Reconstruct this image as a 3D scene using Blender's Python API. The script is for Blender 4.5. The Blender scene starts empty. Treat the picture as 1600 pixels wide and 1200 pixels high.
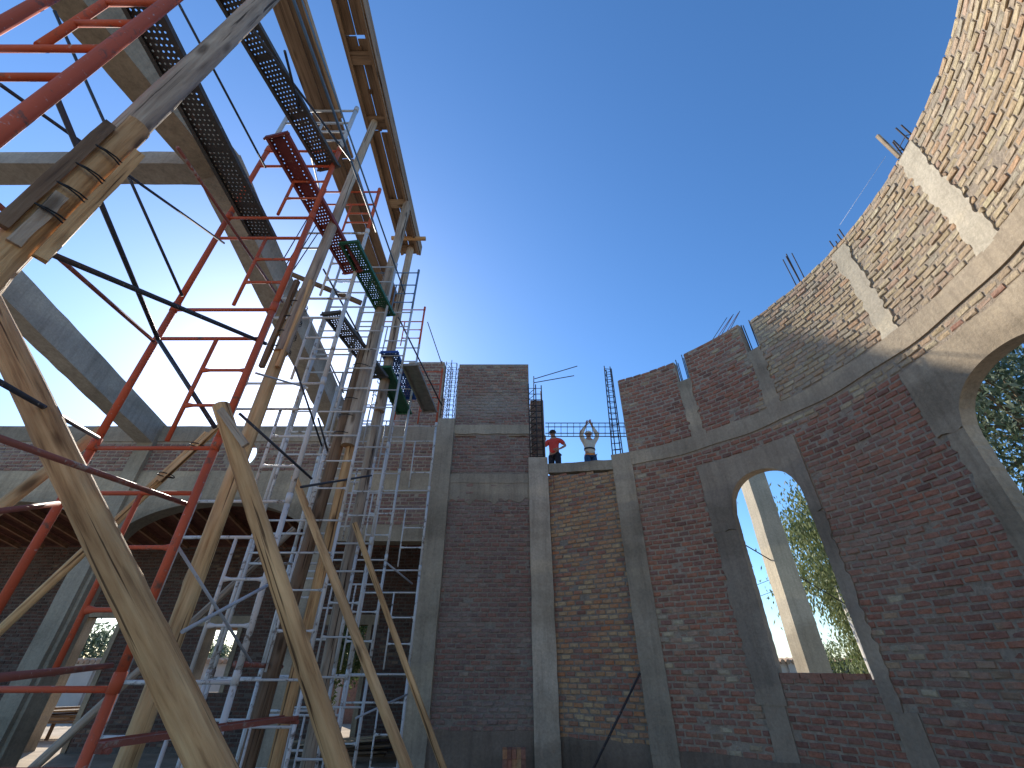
import bpy, math, random
from mathutils import Vector, Matrix, noise
random.seed(11)
SC = bpy.context.scene
COL = SC.collection
PI = math.pi
# ------------------------------------------------------------------ camera, light
F = 669.0; CX = 803.0
TH = math.atan(440 / 669.0); CT, ST = math.cos(TH), math.sin(TH)
EYE = Vector((0, 0, 1.6))
cam = bpy.data.cameras.new("camera"); camo = bpy.data.objects.new("camera", cam); COL.objects.link(camo)
cam.sensor_width = 36; cam.lens = F / 1600 * 36; cam.shift_x = -3 / 1600
cam.clip_start = 0.05; cam.clip_end = 2000
camo.location = EYE; camo.rotation_euler = (PI / 2 + TH, 0, 0)
SC.camera = camo
SUN_EL, SUN_AZ = math.radians(29.25), math.radians(-33.15)
w = bpy.data.worlds.new("World"); SC.world = w; w.use_nodes = True
nt = w.node_tree; nt.nodes.clear()
sky = nt.nodes.new("ShaderNodeTexSky"); sky.sky_type = 'NISHITA'; sky.sun_disc = False
sky.sun_elevation = SUN_EL; sky.sun_rotation = SUN_AZ
sky.altitude = 300; sky.air_density = 1.0; sky.dust_density = 0.5; sky.ozone_density = 5.0
bg = nt.nodes.new("ShaderNodeBackground"); bg.inputs[1].default_value = 0.15
wo = nt.nodes.new("ShaderNodeOutputWorld")
hs = nt.nodes.new("ShaderNodeHueSaturation"); hs.inputs["Saturation"].default_value = 1.13
nt.links.new(sky.outputs[0], hs.inputs["Color"]); nt.links.new(hs.outputs[0], bg.inputs[0]); nt.links.new(bg.outputs[0], wo.inputs[0])
sl = bpy.data.lights.new("sun", 'SUN'); sl.energy = 4.0; sl.angle = math.radians(0.53); sl.color = (1, .93, .82)
slo = bpy.data.objects.new("sun", sl); COL.objects.link(slo)
sd = Vector((math.sin(SUN_AZ) * math.cos(SUN_EL), math.cos(SUN_AZ) * math.cos(SUN_EL), math.sin(SUN_EL)))
slo.rotation_euler = sd.to_track_quat('Z', 'Y').to_euler(); slo.location = (-10, 20, 20)
SC.view_settings.view_transform = 'Standard'; SC.view_settings.look = 'None'
SC.view_settings.exposure = 0.75; SC.view_settings.gamma = 1.0; SC.view_settings.use_curve_mapping = False
SC.cycles.max_bounces = 8; SC.cycles.diffuse_bounces = 6

# ------------------------------------------------------------------ pixel helpers (photo pixels -> world)
def ray(u, v):
    a = (u - CX) / F; b = (600 - v) / F
    return Vector((a, CT - b * ST, ST + b * CT))
def at(u, v, y):
    d = ray(u, v); return EYE + d * (y / d.y)
def pt(u, v, t):
    return EYE + ray(u, v) * t
def px(p):
    q = p - EYE; zc = q.y * CT + q.z * ST; yc = -q.y * ST + q.z * CT
    if zc <= .05: return None
    return (CX + F * q.x / zc, 600 - F * yc / zc, zc)

# ------------------------------------------------------------------ objects
class MB:
    def __init__(s): s.v = []; s.f = []; s.m = []
    def add(s, vs, fs, mi=0):
        o = len(s.v); s.v.extend([tuple(q) for q in vs])
        for f in fs: s.f.append(tuple(i + o for i in f)); s.m.append(mi)
    def box(s, c, hx, hy, hz, M=None, mi=0):
        vs = []
        for dz in (-1, 1):
            for dx, dy in ((-1, -1), (1, -1), (1, 1), (-1, 1)):
                q = Vector((dx * hx, dy * hy, dz * hz))
                if M is not None: q = M @ q
                vs.append(Vector(c) + q)
        s.add(vs, [(3, 2, 1, 0), (4, 5, 6, 7), (0, 1, 5, 4), (1, 2, 6, 5), (2, 3, 7, 6), (3, 0, 4, 7)], mi)
    def tube(s, p0, p1, r0, r1=None, n=8, mi=0):
        p0 = Vector(p0); p1 = Vector(p1); r1 = r0 if r1 is None else r1
        R = (p1 - p0).to_track_quat('Z', 'Y').to_matrix(); vs = []
        for p, r in ((p0, r0), (p1, r1)):
            for i in range(n):
                a = 2 * PI * i / n; vs.append(p + R @ Vector((r * math.cos(a), r * math.sin(a), 0)))
        fs = [(i, (i + 1) % n, n + (i + 1) % n, n + i) for i in range(n)]
        fs += [tuple(range(n - 1, -1, -1)), tuple(range(n, 2 * n))]
        s.add(vs, fs, mi)
    def mesh(s, name, mats, smooth=False):
        me = bpy.data.meshes.new(name); me.from_pydata(s.v, [], s.f); me.update()
        for m in (mats if isinstance(mats, (list, tuple)) else [mats]): me.materials.append(m)
        if any(s.m): me.polygons.foreach_set('material_index', s.m)
        if smooth: me.polygons.foreach_set('use_smooth', [True] * len(me.polygons))
        return me

LOC = {}
def link(o, parent=None):
    COL.objects.link(o)
    if parent is not None:
        o.parent = parent; o.matrix_parent_inverse = LOC[parent.name].inverted()
    return o
def tag(o, label, cat, group=None):
    o['label'] = label; o['category'] = cat
    if group: o['group'] = group
    return o
def thing(name, loc, label, cat, group=None):
    o = bpy.data.objects.new(name, None); o.empty_display_size = .1; o.location = loc
    COL.objects.link(o); LOC[o.name] = Matrix.Translation(Vector(loc)); return tag(o, label, cat, group)
def obj(name, mb, mat, parent=None, smooth=False, M=None):
    me = mb.mesh(name, mat, smooth) if isinstance(mb, MB) else mb
    o = bpy.data.objects.new(name, me)
    if M is not None: o.matrix_world = M
    LOC_M = M if M is not None else Matrix.Identity(4)
    link(o, parent); LOC[o.name] = LOC_M.copy(); return o
def axis(p0, p1):
    p0 = Vector(p0); d = Vector(p1) - p0
    return Matrix.Translation(p0) @ d.to_track_quat('Z', 'Y').to_matrix().to_4x4(), d.length
def stick(name, p0, p1, r0, r1, mat, parent=None, n=8):
    M, L = axis(p0, p1); mb = MB(); mb.tube((0, 0, 0), (0, 0, L), r0, r1, n)
    o = obj(name, mb, mat, parent, False, M)
    me = o.data
    for p in me.polygons: p.use_smooth = len(p.vertices) == 4
    return o
def log(name, p0, p1, r0, r1, mat, parent=None, bend=.002, rough=.075, n=18, seed=None):
    M, L = axis(p0, p1); sd_ = random.random() * 100 if seed is None else seed
    ns = max(6, int(L / .06)); mb = MB(); vs = []; fs = []
    kn = [(random.uniform(0, L), random.uniform(0, 2 * PI), random.uniform(.05, .13)) for _ in range(int(L * 2.2))]
    for i in range(ns + 1):
        t = i / ns; z = L * t; r = r0 + (r1 - r0) * t
        bx = bend * L * noise.noise(Vector((z * .55, sd_, 0))); by = bend * L * noise.noise(Vector((z * .55, 0, sd_)))
        for k in range(n):
            a = 2 * PI * k / n
            q = Vector((math.cos(a) * 1.2, math.sin(a) * 1.2, z * .9 + sd_))
            rr = r * (1 + rough * noise.noise(q) + rough * .5 * noise.noise(q * 3.1))
            for kz, ka, kh in kn:
                dz = (z - kz) / (r * .8); da = (a - ka + PI) % (2 * PI) - PI
                if abs(dz) < 2 and abs(da) < 1.2: rr += r * kh * math.exp(-dz * dz * 1.5 - da * da * 5)
            vs.append((bx + rr * math.cos(a), by + rr * math.sin(a), z))
    for i in range(ns):
        for k in range(n):
            fs.append((i * n + k, i * n + (k + 1) % n, (i + 1) * n + (k + 1) % n, (i + 1) * n + k))
    mb.add(vs, fs, 0)
    mb.add(vs[:n], [tuple(range(n - 1, -1, -1))], 1); mb.add(vs[-n:], [tuple(range(n))], 1)
    o = obj(name, mb, [mat, M_CUT], parent, False, M)
    for p in o.data.polygons: p.use_smooth = len(p.vertices) == 4
    return o
def board(name, p0, p1, wd, th, mat, parent=None, up=Vector((0, 0, 1)), segs=1, jit=0.0, taper=1.0):
    """rectangular bar from p0 to p1: wd sideways, th along 'up' (roughly)"""
    p0 = Vector(p0); p1 = Vector(p1); z = (p1 - p0).normalized(); L = (p1 - p0).length
    x = Vector(up).cross(z)
    if x.length < 1e-4: x = Vector((1, 0, 0)).cross(z)
    x.normalize(); y = z.cross(x)
    M = Matrix.Translation(p0) @ Matrix((x, y, z)).transposed().to_4x4()
    vs = []; fs = []
    for i in range(segs + 1):
        for cx, cy in ((-1, -1), (1, -1), (1, 1), (-1, 1)):
            k = 1 + (taper - 1) * i / segs
            vs.append((cx * wd / 2 * k + random.uniform(-jit, jit), cy * th / 2 * k + random.uniform(-jit, jit), L * i / segs))
    for i in range(segs):
        for k in range(4): fs.append((4 * i + k, 4 * i + (k + 1) % 4, 4 * i + 4 + (k + 1) % 4, 4 * i + 4 + k))
    fs += [(3, 2, 1, 0), tuple(4 * segs + k for k in range(4))]
    mb = MB(); mb.add(vs, fs); return obj(name, mb, mat, parent, False, M)

# ------------------------------------------------------------------ materials
def mat(name, rough=.85, metal=0):
    m = bpy.data.materials.new(name); m.use_nodes = True; n = m.node_tree
    b = n.nodes["Principled BSDF"]; b.inputs["Roughness"].default_value = rough; b.inputs["Metallic"].default_value = metal
    b.inputs["Specular IOR Level"].default_value = .25
    return m, n, b
def N(n, t, **kw):
    x = n.nodes.new("ShaderNode" + t)
    for k, v in kw.items():
        if k.startswith("i_"): x.inputs[k[2:].replace("_", " ")].default_value = v
        else: setattr(x, k, v)
    return x
def ramp(n, fac, stops, mode='LINEAR'):
    r = N(n, "ValToRGB"); cr = r.color_ramp; cr.interpolation = mode
    while len(cr.elements) < len(stops): cr.elements.new(.5)
    for e, (p, c) in zip(cr.elements, stops):
        e.position = p; e.color = (*c, 1) if len(c) == 3 else c
    n.links.new(fac, r.inputs[0]); return r
def noi(n, vec, scale, detail=6, rough=.6):
    x = N(n, "TexNoise"); x.inputs["Scale"].default_value = scale; x.inputs["Detail"].default_value = detail; x.inputs["Roughness"].default_value = rough
    if vec is not None: n.links.new(vec, x.inputs["Vector"])
    return x
def mixc(n, fac, a, b, mode='MIX'):
    x = N(n, "Mix"); x.data_type = 'RGBA'; x.blend_type = mode
    for s, val in ((0, fac), (6, a), (7, b)):
        if hasattr(val, "is_linked"): n.links.new(val, x.inputs[s])
        else: x.inputs[s].default_value = val if s == 0 else (*val, 1)
    return x.outputs[2]
def math_(n, op, a, b=None, clamp=False):
    x = N(n, "Math"); x.operation = op; x.use_clamp = clamp
    for i, v in enumerate((a, b)):
        if v is None: continue
        if hasattr(v, "is_linked"): n.links.new(v, x.inputs[i])
        else: x.inputs[i].default_value = v
    return x.outputs[0]
def bump(n, b, h, dist, strength=1.0):
    x = N(n, "Bump"); x.inputs["Distance"].default_value = dist; x.inputs["Strength"].default_value = strength
    n.links.new(h, x.inputs["Height"]); n.links.new(x.outputs[0], b.inputs["Normal"]); return x
def coords(n, kind="Object", scale=(1, 1, 1)):
    t = N(n, "TexCoord"); mp = N(n, "Mapping"); mp.inputs["Scale"].default_value = scale
    n.links.new(t.outputs[kind], mp.inputs[0]); return mp.outputs[0]
def wpos(n):
    return N(n, "NewGeometry").outputs["Position"]

def brick_mat(name, red, tan, wash_col, wash_lo, tan_bias, zone=None):
    m, n, b = mat(name, .92)
    g = N(n, "NewGeometry"); oi = N(n, "ObjectInfo")
    v = math_(n, 'FRACT', math_(n, 'ADD', g.outputs["Random Per Island"], oi.outputs["Random"]))
    v2 = math_(n, 'FRACT', math_(n, 'MULTIPLY', v, 7.31))
    pos = g.outputs["Position"]
    cr = ramp(n, v, [(i / (len(red) - 1), c) for i, c in enumerate(red)])
    ct = ramp(n, v, [(i / (len(tan) - 1), c) for i, c in enumerate(tan)])
    big = noi(n, pos, .55, 3)
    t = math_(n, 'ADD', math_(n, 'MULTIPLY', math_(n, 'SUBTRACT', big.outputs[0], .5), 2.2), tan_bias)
    if zone is not None:     # upper right bricks tanner, with the sunlight there put into their colour
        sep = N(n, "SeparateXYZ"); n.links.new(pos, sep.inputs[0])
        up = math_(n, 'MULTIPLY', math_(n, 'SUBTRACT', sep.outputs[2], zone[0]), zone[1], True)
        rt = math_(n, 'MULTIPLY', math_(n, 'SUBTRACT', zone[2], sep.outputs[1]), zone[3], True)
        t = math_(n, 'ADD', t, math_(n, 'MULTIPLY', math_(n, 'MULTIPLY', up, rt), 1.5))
    sel = math_(n, 'MULTIPLY', math_(n, 'SUBTRACT', t, v2), 6.0, True)
    c = mixc(n, sel, cr.outputs[0], ct.outputs[0])
    fine = noi(n, pos, 22, 6, .7)
    c = mixc(n, .55, c, ramp(n, fine.outputs[0], [(.25, (.35, .35, .35)), (.75, (1.5, 1.5, 1.5))]).outputs[0], 'MULTIPLY')
    mpw = N(n, "Mapping"); mpw.inputs["Scale"].default_value = (.45, .45, 1.25); n.links.new(pos, mpw.inputs[0]); wz = noi(n, mpw.outputs[0], 1.0, 5, .65)
    wf = math_(n, 'MULTIPLY', math_(n, 'SUBTRACT', wz.outputs[0], wash_lo), 5.0, True)
    w2 = noi(n, pos, 9, 5, .7)
    wf2 = math_(n, 'MULTIPLY', math_(n, 'SUBTRACT', w2.outputs[0], .5), 5.0, True)
    wf3 = math_(n, 'ADD', math_(n, 'MULTIPLY', wf, .72), math_(n, 'MULTIPLY', wf2, .28), True)
    c = mixc(n, wf3, c, wash_col)
    n.links.new(c, b.inputs["Base Color"]); bump(n, b, math_(n, 'ADD', noi(n, pos, 45, 6, .7).outputs[0], math_(n, 'MULTIPLY', w2.outputs[0], 1.5)), .014, 1.0)
    return m
RED = [(.22, .115, .085), (.34, .152, .10), (.42, .178, .11), (.33, .165, .118), (.45, .19, .11), (.37, .188, .132), (.28, .148, .112)]
TAN = [(.42, .31, .18), (.50, .40, .245), (.47, .31, .215), (.55, .46, .30), (.50, .36, .21), (.40, .345, .25), (.50, .31, .18), (.52, .43, .26)]
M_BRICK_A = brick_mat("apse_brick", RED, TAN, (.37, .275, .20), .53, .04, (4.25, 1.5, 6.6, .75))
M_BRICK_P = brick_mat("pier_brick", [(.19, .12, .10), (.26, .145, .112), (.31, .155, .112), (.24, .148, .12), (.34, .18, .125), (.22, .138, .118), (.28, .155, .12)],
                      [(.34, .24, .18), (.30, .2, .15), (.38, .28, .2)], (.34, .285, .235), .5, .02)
M_BRICK_S = brick_mat("short_wall_brick", RED, [(.48, .25, .12), (.52, .34, .18), (.50, .20, .09), (.54, .38, .21), (.46, .22, .12)], (.34, .255, .185), .60, .72)
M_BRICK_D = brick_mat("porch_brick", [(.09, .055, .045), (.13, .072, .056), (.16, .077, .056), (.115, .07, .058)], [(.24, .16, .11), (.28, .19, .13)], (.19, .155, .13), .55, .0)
def mortar_mat(name, col, col2):
    m, n, b = mat(name, .95); pos = wpos(n)
    a = noi(n, pos, 1.3, 6); f = noi(n, pos, 18, 6, .7)
    c = mixc(n, a.outputs[0], col, col2)
    c = mixc(n, .6, c, ramp(n, f.outputs[0], [(.3, (.45, .45, .45)), (.7, (1.35, 1.35, 1.35))]).outputs[0], 'MULTIPLY')
    n.links.new(c, b.inputs["Base Color"]); bump(n, b, noi(n, pos, 30, 8, .75).outputs[0], .03); return m
M_MORTAR = mortar_mat("mortar", (.36, .285, .21), (.49, .40, .30))
M_MORTAR_B = mortar_mat("porch_mortar", (.135, .11, .092), (.19, .155, .13))  # darkest mortar, used on the porch walls
M_MORTAR_D = mortar_mat("dark_mortar", (.26, .215, .165), (.36, .30, .235))
def concrete_mat(name, lo, hi, board_lines=0.0, stain=.5):
    m, n, b = mat(name, .88); pos = wpos(n)
    a = noi(n, pos, 1.1, 7, .62); f = noi(n, pos, 26, 7, .7)
    mp = N(n, "Mapping"); mp.inputs["Scale"].default_value = (5, 5, .45); n.links.new(pos, mp.inputs[0])
    st = noi(n, mp.outputs[0], 2.2, 6, .65)
    c = ramp(n, a.outputs[0], [(.3, lo), (.5, tuple((x + y) / 2 for x, y in zip(lo, hi))), (.72, hi)]).outputs[0]
    c = mixc(n, stain, c, ramp(n, st.outputs[0], [(.32, (.62, .60, .58)), (.5, (1, 1, 1)), (.72, (1.22, 1.2, 1.15))]).outputs[0], 'MULTIPLY')
    c = mixc(n, .4, c, ramp(n, f.outputs[0], [(.3, (.5, .5, .5)), (.65, (1.3, 1.3, 1.3))]).outputs[0], 'MULTIPLY')
    mq = N(n, "Mapping"); mq.inputs["Scale"].default_value = (.25, .25, 1.0); n.links.new(pos, mq.inputs[0])
    po = noi(n, mq.outputs[0], .9, 4, .45)      # separate pours: darker and paler lifts with a ragged joint
    c = mixc(n, .85, c, ramp(n, po.outputs[0], [(.40, (.66, .65, .63)), (.47, (.98, .98, .97)), (.56, (1.0, 1.0, 1.0)), (.60, (1.22, 1.2, 1.14))]).outputs[0], 'MULTIPLY')
    pk = noi(n, pos, 60, 3, .6)
    c = mixc(n, .7, c, ramp(n, pk.outputs[0], [(.24, (.35, .33, .3)), (.31, (1, 1, 1))]).outputs[0], 'MULTIPLY')
    n.links.new(c, b.inputs["Base Color"])
    h = math_(n, 'ADD', f.outputs[0], math_(n, 'MULTIPLY', st.outputs[0], .25))
    bump(n, b, h, .008, .8); return m
M_CONC = concrete_mat("cast_concrete", (.285, .225, .157), (.455, .365, .257))
M_CONC_B = concrete_mat("pale_column_concrete", (.38, .305, .22), (.56, .46, .345))
M_CONC_G = concrete_mat("grey_concrete", (.29, .25, .20), (.44, .385, .315))
M_CONC_J = concrete_mat("brown_concrete", (.24, .19, .142), (.37, .30, .225))
M_CONC_D = concrete_mat("shaded_concrete", (.26, .21, .15), (.405, .33, .24))  # darker copy for parts in shade, the shade put into the colour
M_CONC_W = concrete_mat("sunlit_concrete", (.42, .36, .265), (.57, .495, .375), stain=.35)  # paler copy for sunlit columns, the sunlight put into the colour
M_RENDER = concrete_mat("cement_render", (.17, .125, .09), (.26, .20, .15))
def wood_mat(name, cols, sc=(16, 16, 1.0), crack=.85, bd=.014):
    m, n, b = mat(name, .75); t = N(n, "TexCoord"); oi = N(n, "ObjectInfo")
    ad = N(n, "VectorMath"); ad.operation = 'ADD'; n.links.new(t.outputs["Object"], ad.inputs[0])
    cb = N(n, "CombineXYZ"); n.links.new(math_(n, 'MULTIPLY', oi.outputs["Random"], 37.0), cb.inputs[2]); n.links.new(cb.outputs[0], ad.inputs[1])
    def mp(s):
        x = N(n, "Mapping"); x.inputs["Scale"].default_value = s; n.links.new(ad.outputs[0], x.inputs[0]); return x.outputs[0]
    g = noi(n, mp(sc), 1.6, 7, .62); g.inputs["Distortion"].default_value = .35
    l = noi(n, mp((3.5, 3.5, .9)), 1.0, 4)
    k = N(n, "TexVoronoi"); k.inputs["Scale"].default_value = 1.0; n.links.new(mp((7, 7, 2.0)), k.inputs["Vector"])
    c = ramp(n, g.outputs[0], [(.28, cols[0]), (.46, cols[1]), (.7, cols[2])]).outputs[0]
    c = mixc(n, .6, c, ramp(n, l.outputs[0], [(.32, (.42, .36, .31)), (.66, (1.3, 1.26, 1.18))]).outputs[0], 'MULTIPLY')
    kn = ramp(n, k.outputs["Distance"], [(.09, (.13, .09, .06)), (.22, (1, 1, 1))]).outputs[0]
    c = mixc(n, .75, c, kn, 'MULTIPLY')
    ck = noi(n, mp((26, 26, .55)), 1.5, 3, .5)
    cm = ramp(n, ck.outputs[0], [(.345, (.10, .07, .05)), (.385, (1, 1, 1))]).outputs[0]
    c = mixc(n, crack, c, cm, 'MULTIPLY')
    n.links.new(c, b.inputs["Base Color"])
    bump(n, b, math_(n, 'ADD', g.outputs[0], math_(n, 'MULTIPLY', ck.outputs[0], .8)), bd, .9); return m
M_LOG = wood_mat("peeled_log", [(.22, .11, .045), (.53, .315, .145), (.71, .47, .24)])
M_LOG_Y = wood_mat("yellow_pole", [(.29, .17, .075), (.55, .38, .19), (.68, .51, .29)])
M_LOG_G = wood_mat("weathered_log", [(.17, .13, .10), (.36, .285, .215), (.48, .40, .31)], crack=.9)
M_LOG_D = wood_mat("dark_log", [(.09, .055, .035), (.18, .115, .07), (.26, .18, .12)], crack=.9)
M_PLANK = wood_mat("plank_wood", [(.13, .088, .055), (.23, .16, .105), (.31, .225, .15)], (22, 22, .8), .4, .004)
M_PLANK_L = wood_mat("pale_plank", [(.24, .17, .105), (.37, .275, .18), (.46, .36, .25)], (22, 22, .8), .3, .004)
M_CUT = mat("cut_end")[0]; M_CUT.node_tree.nodes["Principled BSDF"].inputs["Base Color"].default_value = (.36, .24, .13, 1)
def paint_mat(name, col, chip, amt=.62, rough=.5):
    m, n, b = mat(name, rough); pos = wpos(n)
    a = noi(n, pos, 14, 6, .7); g = noi(n, pos, 2.2, 3)
    f = math_(n, 'MULTIPLY', math_(n, 'SUBTRACT', math_(n, 'ADD', math_(n, 'MULTIPLY', a.outputs[0], .7), math_(n, 'MULTIPLY', g.outputs[0], .3)), amt), 14.0, True)
    c = mixc(n, f, col, chip)
    c = mixc(n, .35, c, ramp(n, g.outputs[0], [(.3, (.6, .6, .6)), (.7, (1.2, 1.2, 1.2))]).outputs[0], 'MULTIPLY')
    sp = noi(n, pos, 33, 4, .6); s2 = math_(n, 'MULTIPLY', math_(n, 'SUBTRACT', sp.outputs[0], .64), 12.0, True)
    c = mixc(n, math_(n, 'MULTIPLY', s2, .7), c, (.42, .39, .35))
    n.links.new(c, b.inputs["Base Color"]); bump(n, b, a.outputs[0], .003, .6); return m
M_RED = paint_mat("red_paint", (.50, .098, .042), (.17, .085, .06), .56, .62)
M_WHITE = paint_mat("white_paint", (.60, .58, .55), (.17, .13, .10), .545)
M_PALE = paint_mat("galvanised", (.42, .44, .46), (.25, .22, .2), .6, .45)
M_BLUE = paint_mat("blue_grey_paint", (.10, .17, .26), (.2, .12, .08), .6)
M_DARK = paint_mat("dark_brace_paint", (.045, .05, .062), (.14, .08, .06), .62)
M_RUSTRED = paint_mat("faded_red_paint", (.26, .085, .06), (.30, .25, .21), .55)
M_GREEN = paint_mat("green_paint", (.03, .12, .06), (.1, .1, .08), .62)
M_DBLUE = paint_mat("blue_paint", (.02, .07, .28), (.1, .1, .1), .62)
M_DECK = paint_mat("dull_steel", (.085, .082, .075), (.17, .12, .09), .57)
M_DECKR = paint_mat("dull_red_steel", (.22, .055, .05), (.15, .1, .08), .58)
M_STEEL = paint_mat("rebar_steel", (.05, .042, .042), (.12, .06, .04), .56, .7)
M_WIRE = mat("black_wire", .6)[0]; M_WIRE.node_tree.nodes["Principled BSDF"].inputs["Base Color"].default_value = (.02, .018, .016, 1)
def flat(name, col, rough=.85, var=.3, sc=6, bp=0.0):
    m, n, b = mat(name, rough); pos = wpos(n); a = noi(n, pos, sc, 6, .65)
    c = mixc(n, 1.0, col, ramp(n, a.outputs[0], [(.3, (1 - var,) * 3), (.7, (1 + var,) * 3)]).outputs[0], 'MULTIPLY')
    n.links.new(c, b.inputs["Base Color"])
    if bp: bump(n, b, a.outputs[0], bp)
    return m
M_SOIL = flat("soil", (.44, .35, .25), .95, .3, 1.5, .05)
M_CREAM = flat("cream_plaster", (.58, .53, .46), .9, .12, 2)
M_TILE = flat("clay_tile", (.44, .31, .21), .9, .3, 5)
M_CEIL = flat("dark_red_boards", (.15, .055, .035), .85, .4, 8)
M_RAFT = flat("rafter_wood", (.30, .16, .09), .8, .3, 8)
M_CABLE = flat("cable_black", (.03, .03, .03), .6, .1)
M_BARK = flat("bark", (.22, .17, .12), .95, .4, 9, .02)
M_PLY = flat("plywood_grey", (.27, .25, .22), .85, .25, 8)
M_STICKER = flat("label_sticker", (.7, .7, .68), .5, .3, 60)
def leaf_mat(name, c0, c1, c2):
    m, n, b = mat(name, .6); g = N(n, "NewGeometry")
    r = ramp(n, g.outputs["Random Per Island"], [(0, c0), (.55, c1), (1, c2)])
    n.links.new(r.outputs[0], b.inputs["Base Color"])
    tr = N(n, "BsdfTranslucent"); n.links.new(r.outputs[0], tr.inputs[0])
    mx = N(n, "MixShader"); mx.inputs[0].default_value = .35
    out = n.nodes["Material Output"]; n.links.new(b.outputs[0], mx.inputs[1]); n.links.new(tr.outputs[0], mx.inputs[2]); n.links.new(mx.outputs[0], out.inputs[0])
    return m
M_LEAF_G = leaf_mat("green_leaf", (.035, .06, .02), (.07, .105, .035), (.14, .17, .07))
M_LEAF_Y = leaf_mat("yellow_green_leaf", (.10, .13, .05), (.19, .225, .09), (.34, .36, .19))
M_LEAF_S = leaf_mat("grey_green_leaf", (.06, .09, .045), (.13, .17, .10), (.32, .36, .25))

# ------------------------------------------------------------------ ground
g = MB(); g.add([(-400, -400, 0), (400, -400, 0), (400, 400, 0), (-400, 400, 0)], [(0, 1, 2, 3)])
go = obj("ground", g, M_SOIL); go['kind'] = 'structure'

# ------------------------------------------------------------------ masonry walls
def strips(mb, mp, edges, ivf, d0, d1):
    E = 1e-5; vals = lambda s: ivf(s)
    for i in range(len(edges) - 1):
        a, b = edges[i], edges[i + 1]; A = ivf(a + E); B = ivf(b - E)
        pa = ivf(a - E) if i > 0 else None; nb = ivf(b + E) if i < len(edges) - 2 else None
        for k in range(min(len(A), len(B))):
            (al, ah), (bl, bh) = A[k], B[k]
            if ah - al < 1e-3 and bh - bl < 1e-3: continue
            v = [mp(a, al, d0), mp(b, bl, d0), mp(b, bh, d0), mp(a, ah, d0), mp(a, al, d1), mp(b, bl, d1), mp(b, bh, d1), mp(a, ah, d1)]
            fs = [(0, 1, 2, 3), (5, 4, 7, 6), (3, 2, 6, 7), (1, 0, 4, 5)]
            if pa is None or pa == [] or len(pa) != len(A) or abs(pa[k][0] - al) > 1e-3 or abs(pa[k][1] - ah) > 1e-3: fs.append((4, 0, 3, 7))
            if nb is None or nb == [] or len(nb) != len(B) or abs(nb[k][0] - bl) > 1e-3 or abs(nb[k][1] - bh) > 1e-3: fs.append((1, 5, 6, 2))
            mb.add(v, fs)
def cuts(s0, s1, step, extra=()):
    n = max(1, int(math.ceil((s1 - s0) / step))); e = [s0 + (s1 - s0) * i / n for i in range(n + 1)]
    e += [x for x in extra if s0 < x < s1]; e = sorted(set(round(x, 5) for x in e)); return e
def brick_variant(k, wd, ht, mat_):
    rnd = random.Random(k * 13 + 5); mb = MB(); vs = []
    for sx, sz in ((-1, -1), (1, -1), (1, 1), (-1, 1)):
        vs.append((sx * wd / 2, .012, sz * ht / 2))
    pr = .010
    for sx, sz in ((-1, -1), (1, -1), (1, 1), (-1, 1)):
        vs.append((sx * (wd / 2 - .002) + rnd.uniform(-.004, .004), -pr * .55 + rnd.uniform(-.003, .003), sz * (ht / 2 - .002) + rnd.uniform(-.004, .004)))
    for sx, sz in ((-1, -1), (1, -1), (1, 1), (-1, 1)):
        vs.append((sx * (wd / 2 - .011) + rnd.uniform(-.005, .005), -pr + rnd.uniform(-.004, .004), sz * (ht / 2 - .010) + rnd.uniform(-.004, .004)))
    fs = [(8, 9, 10, 11)]
    for k2 in range(4):
        j = (k2 + 1) % 4; fs += [(k2, j, 4 + j, 4 + k2), (4 + k2, 4 + j, 8 + j, 8 + k2)]
    mb.add(vs, fs); return mb
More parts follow.
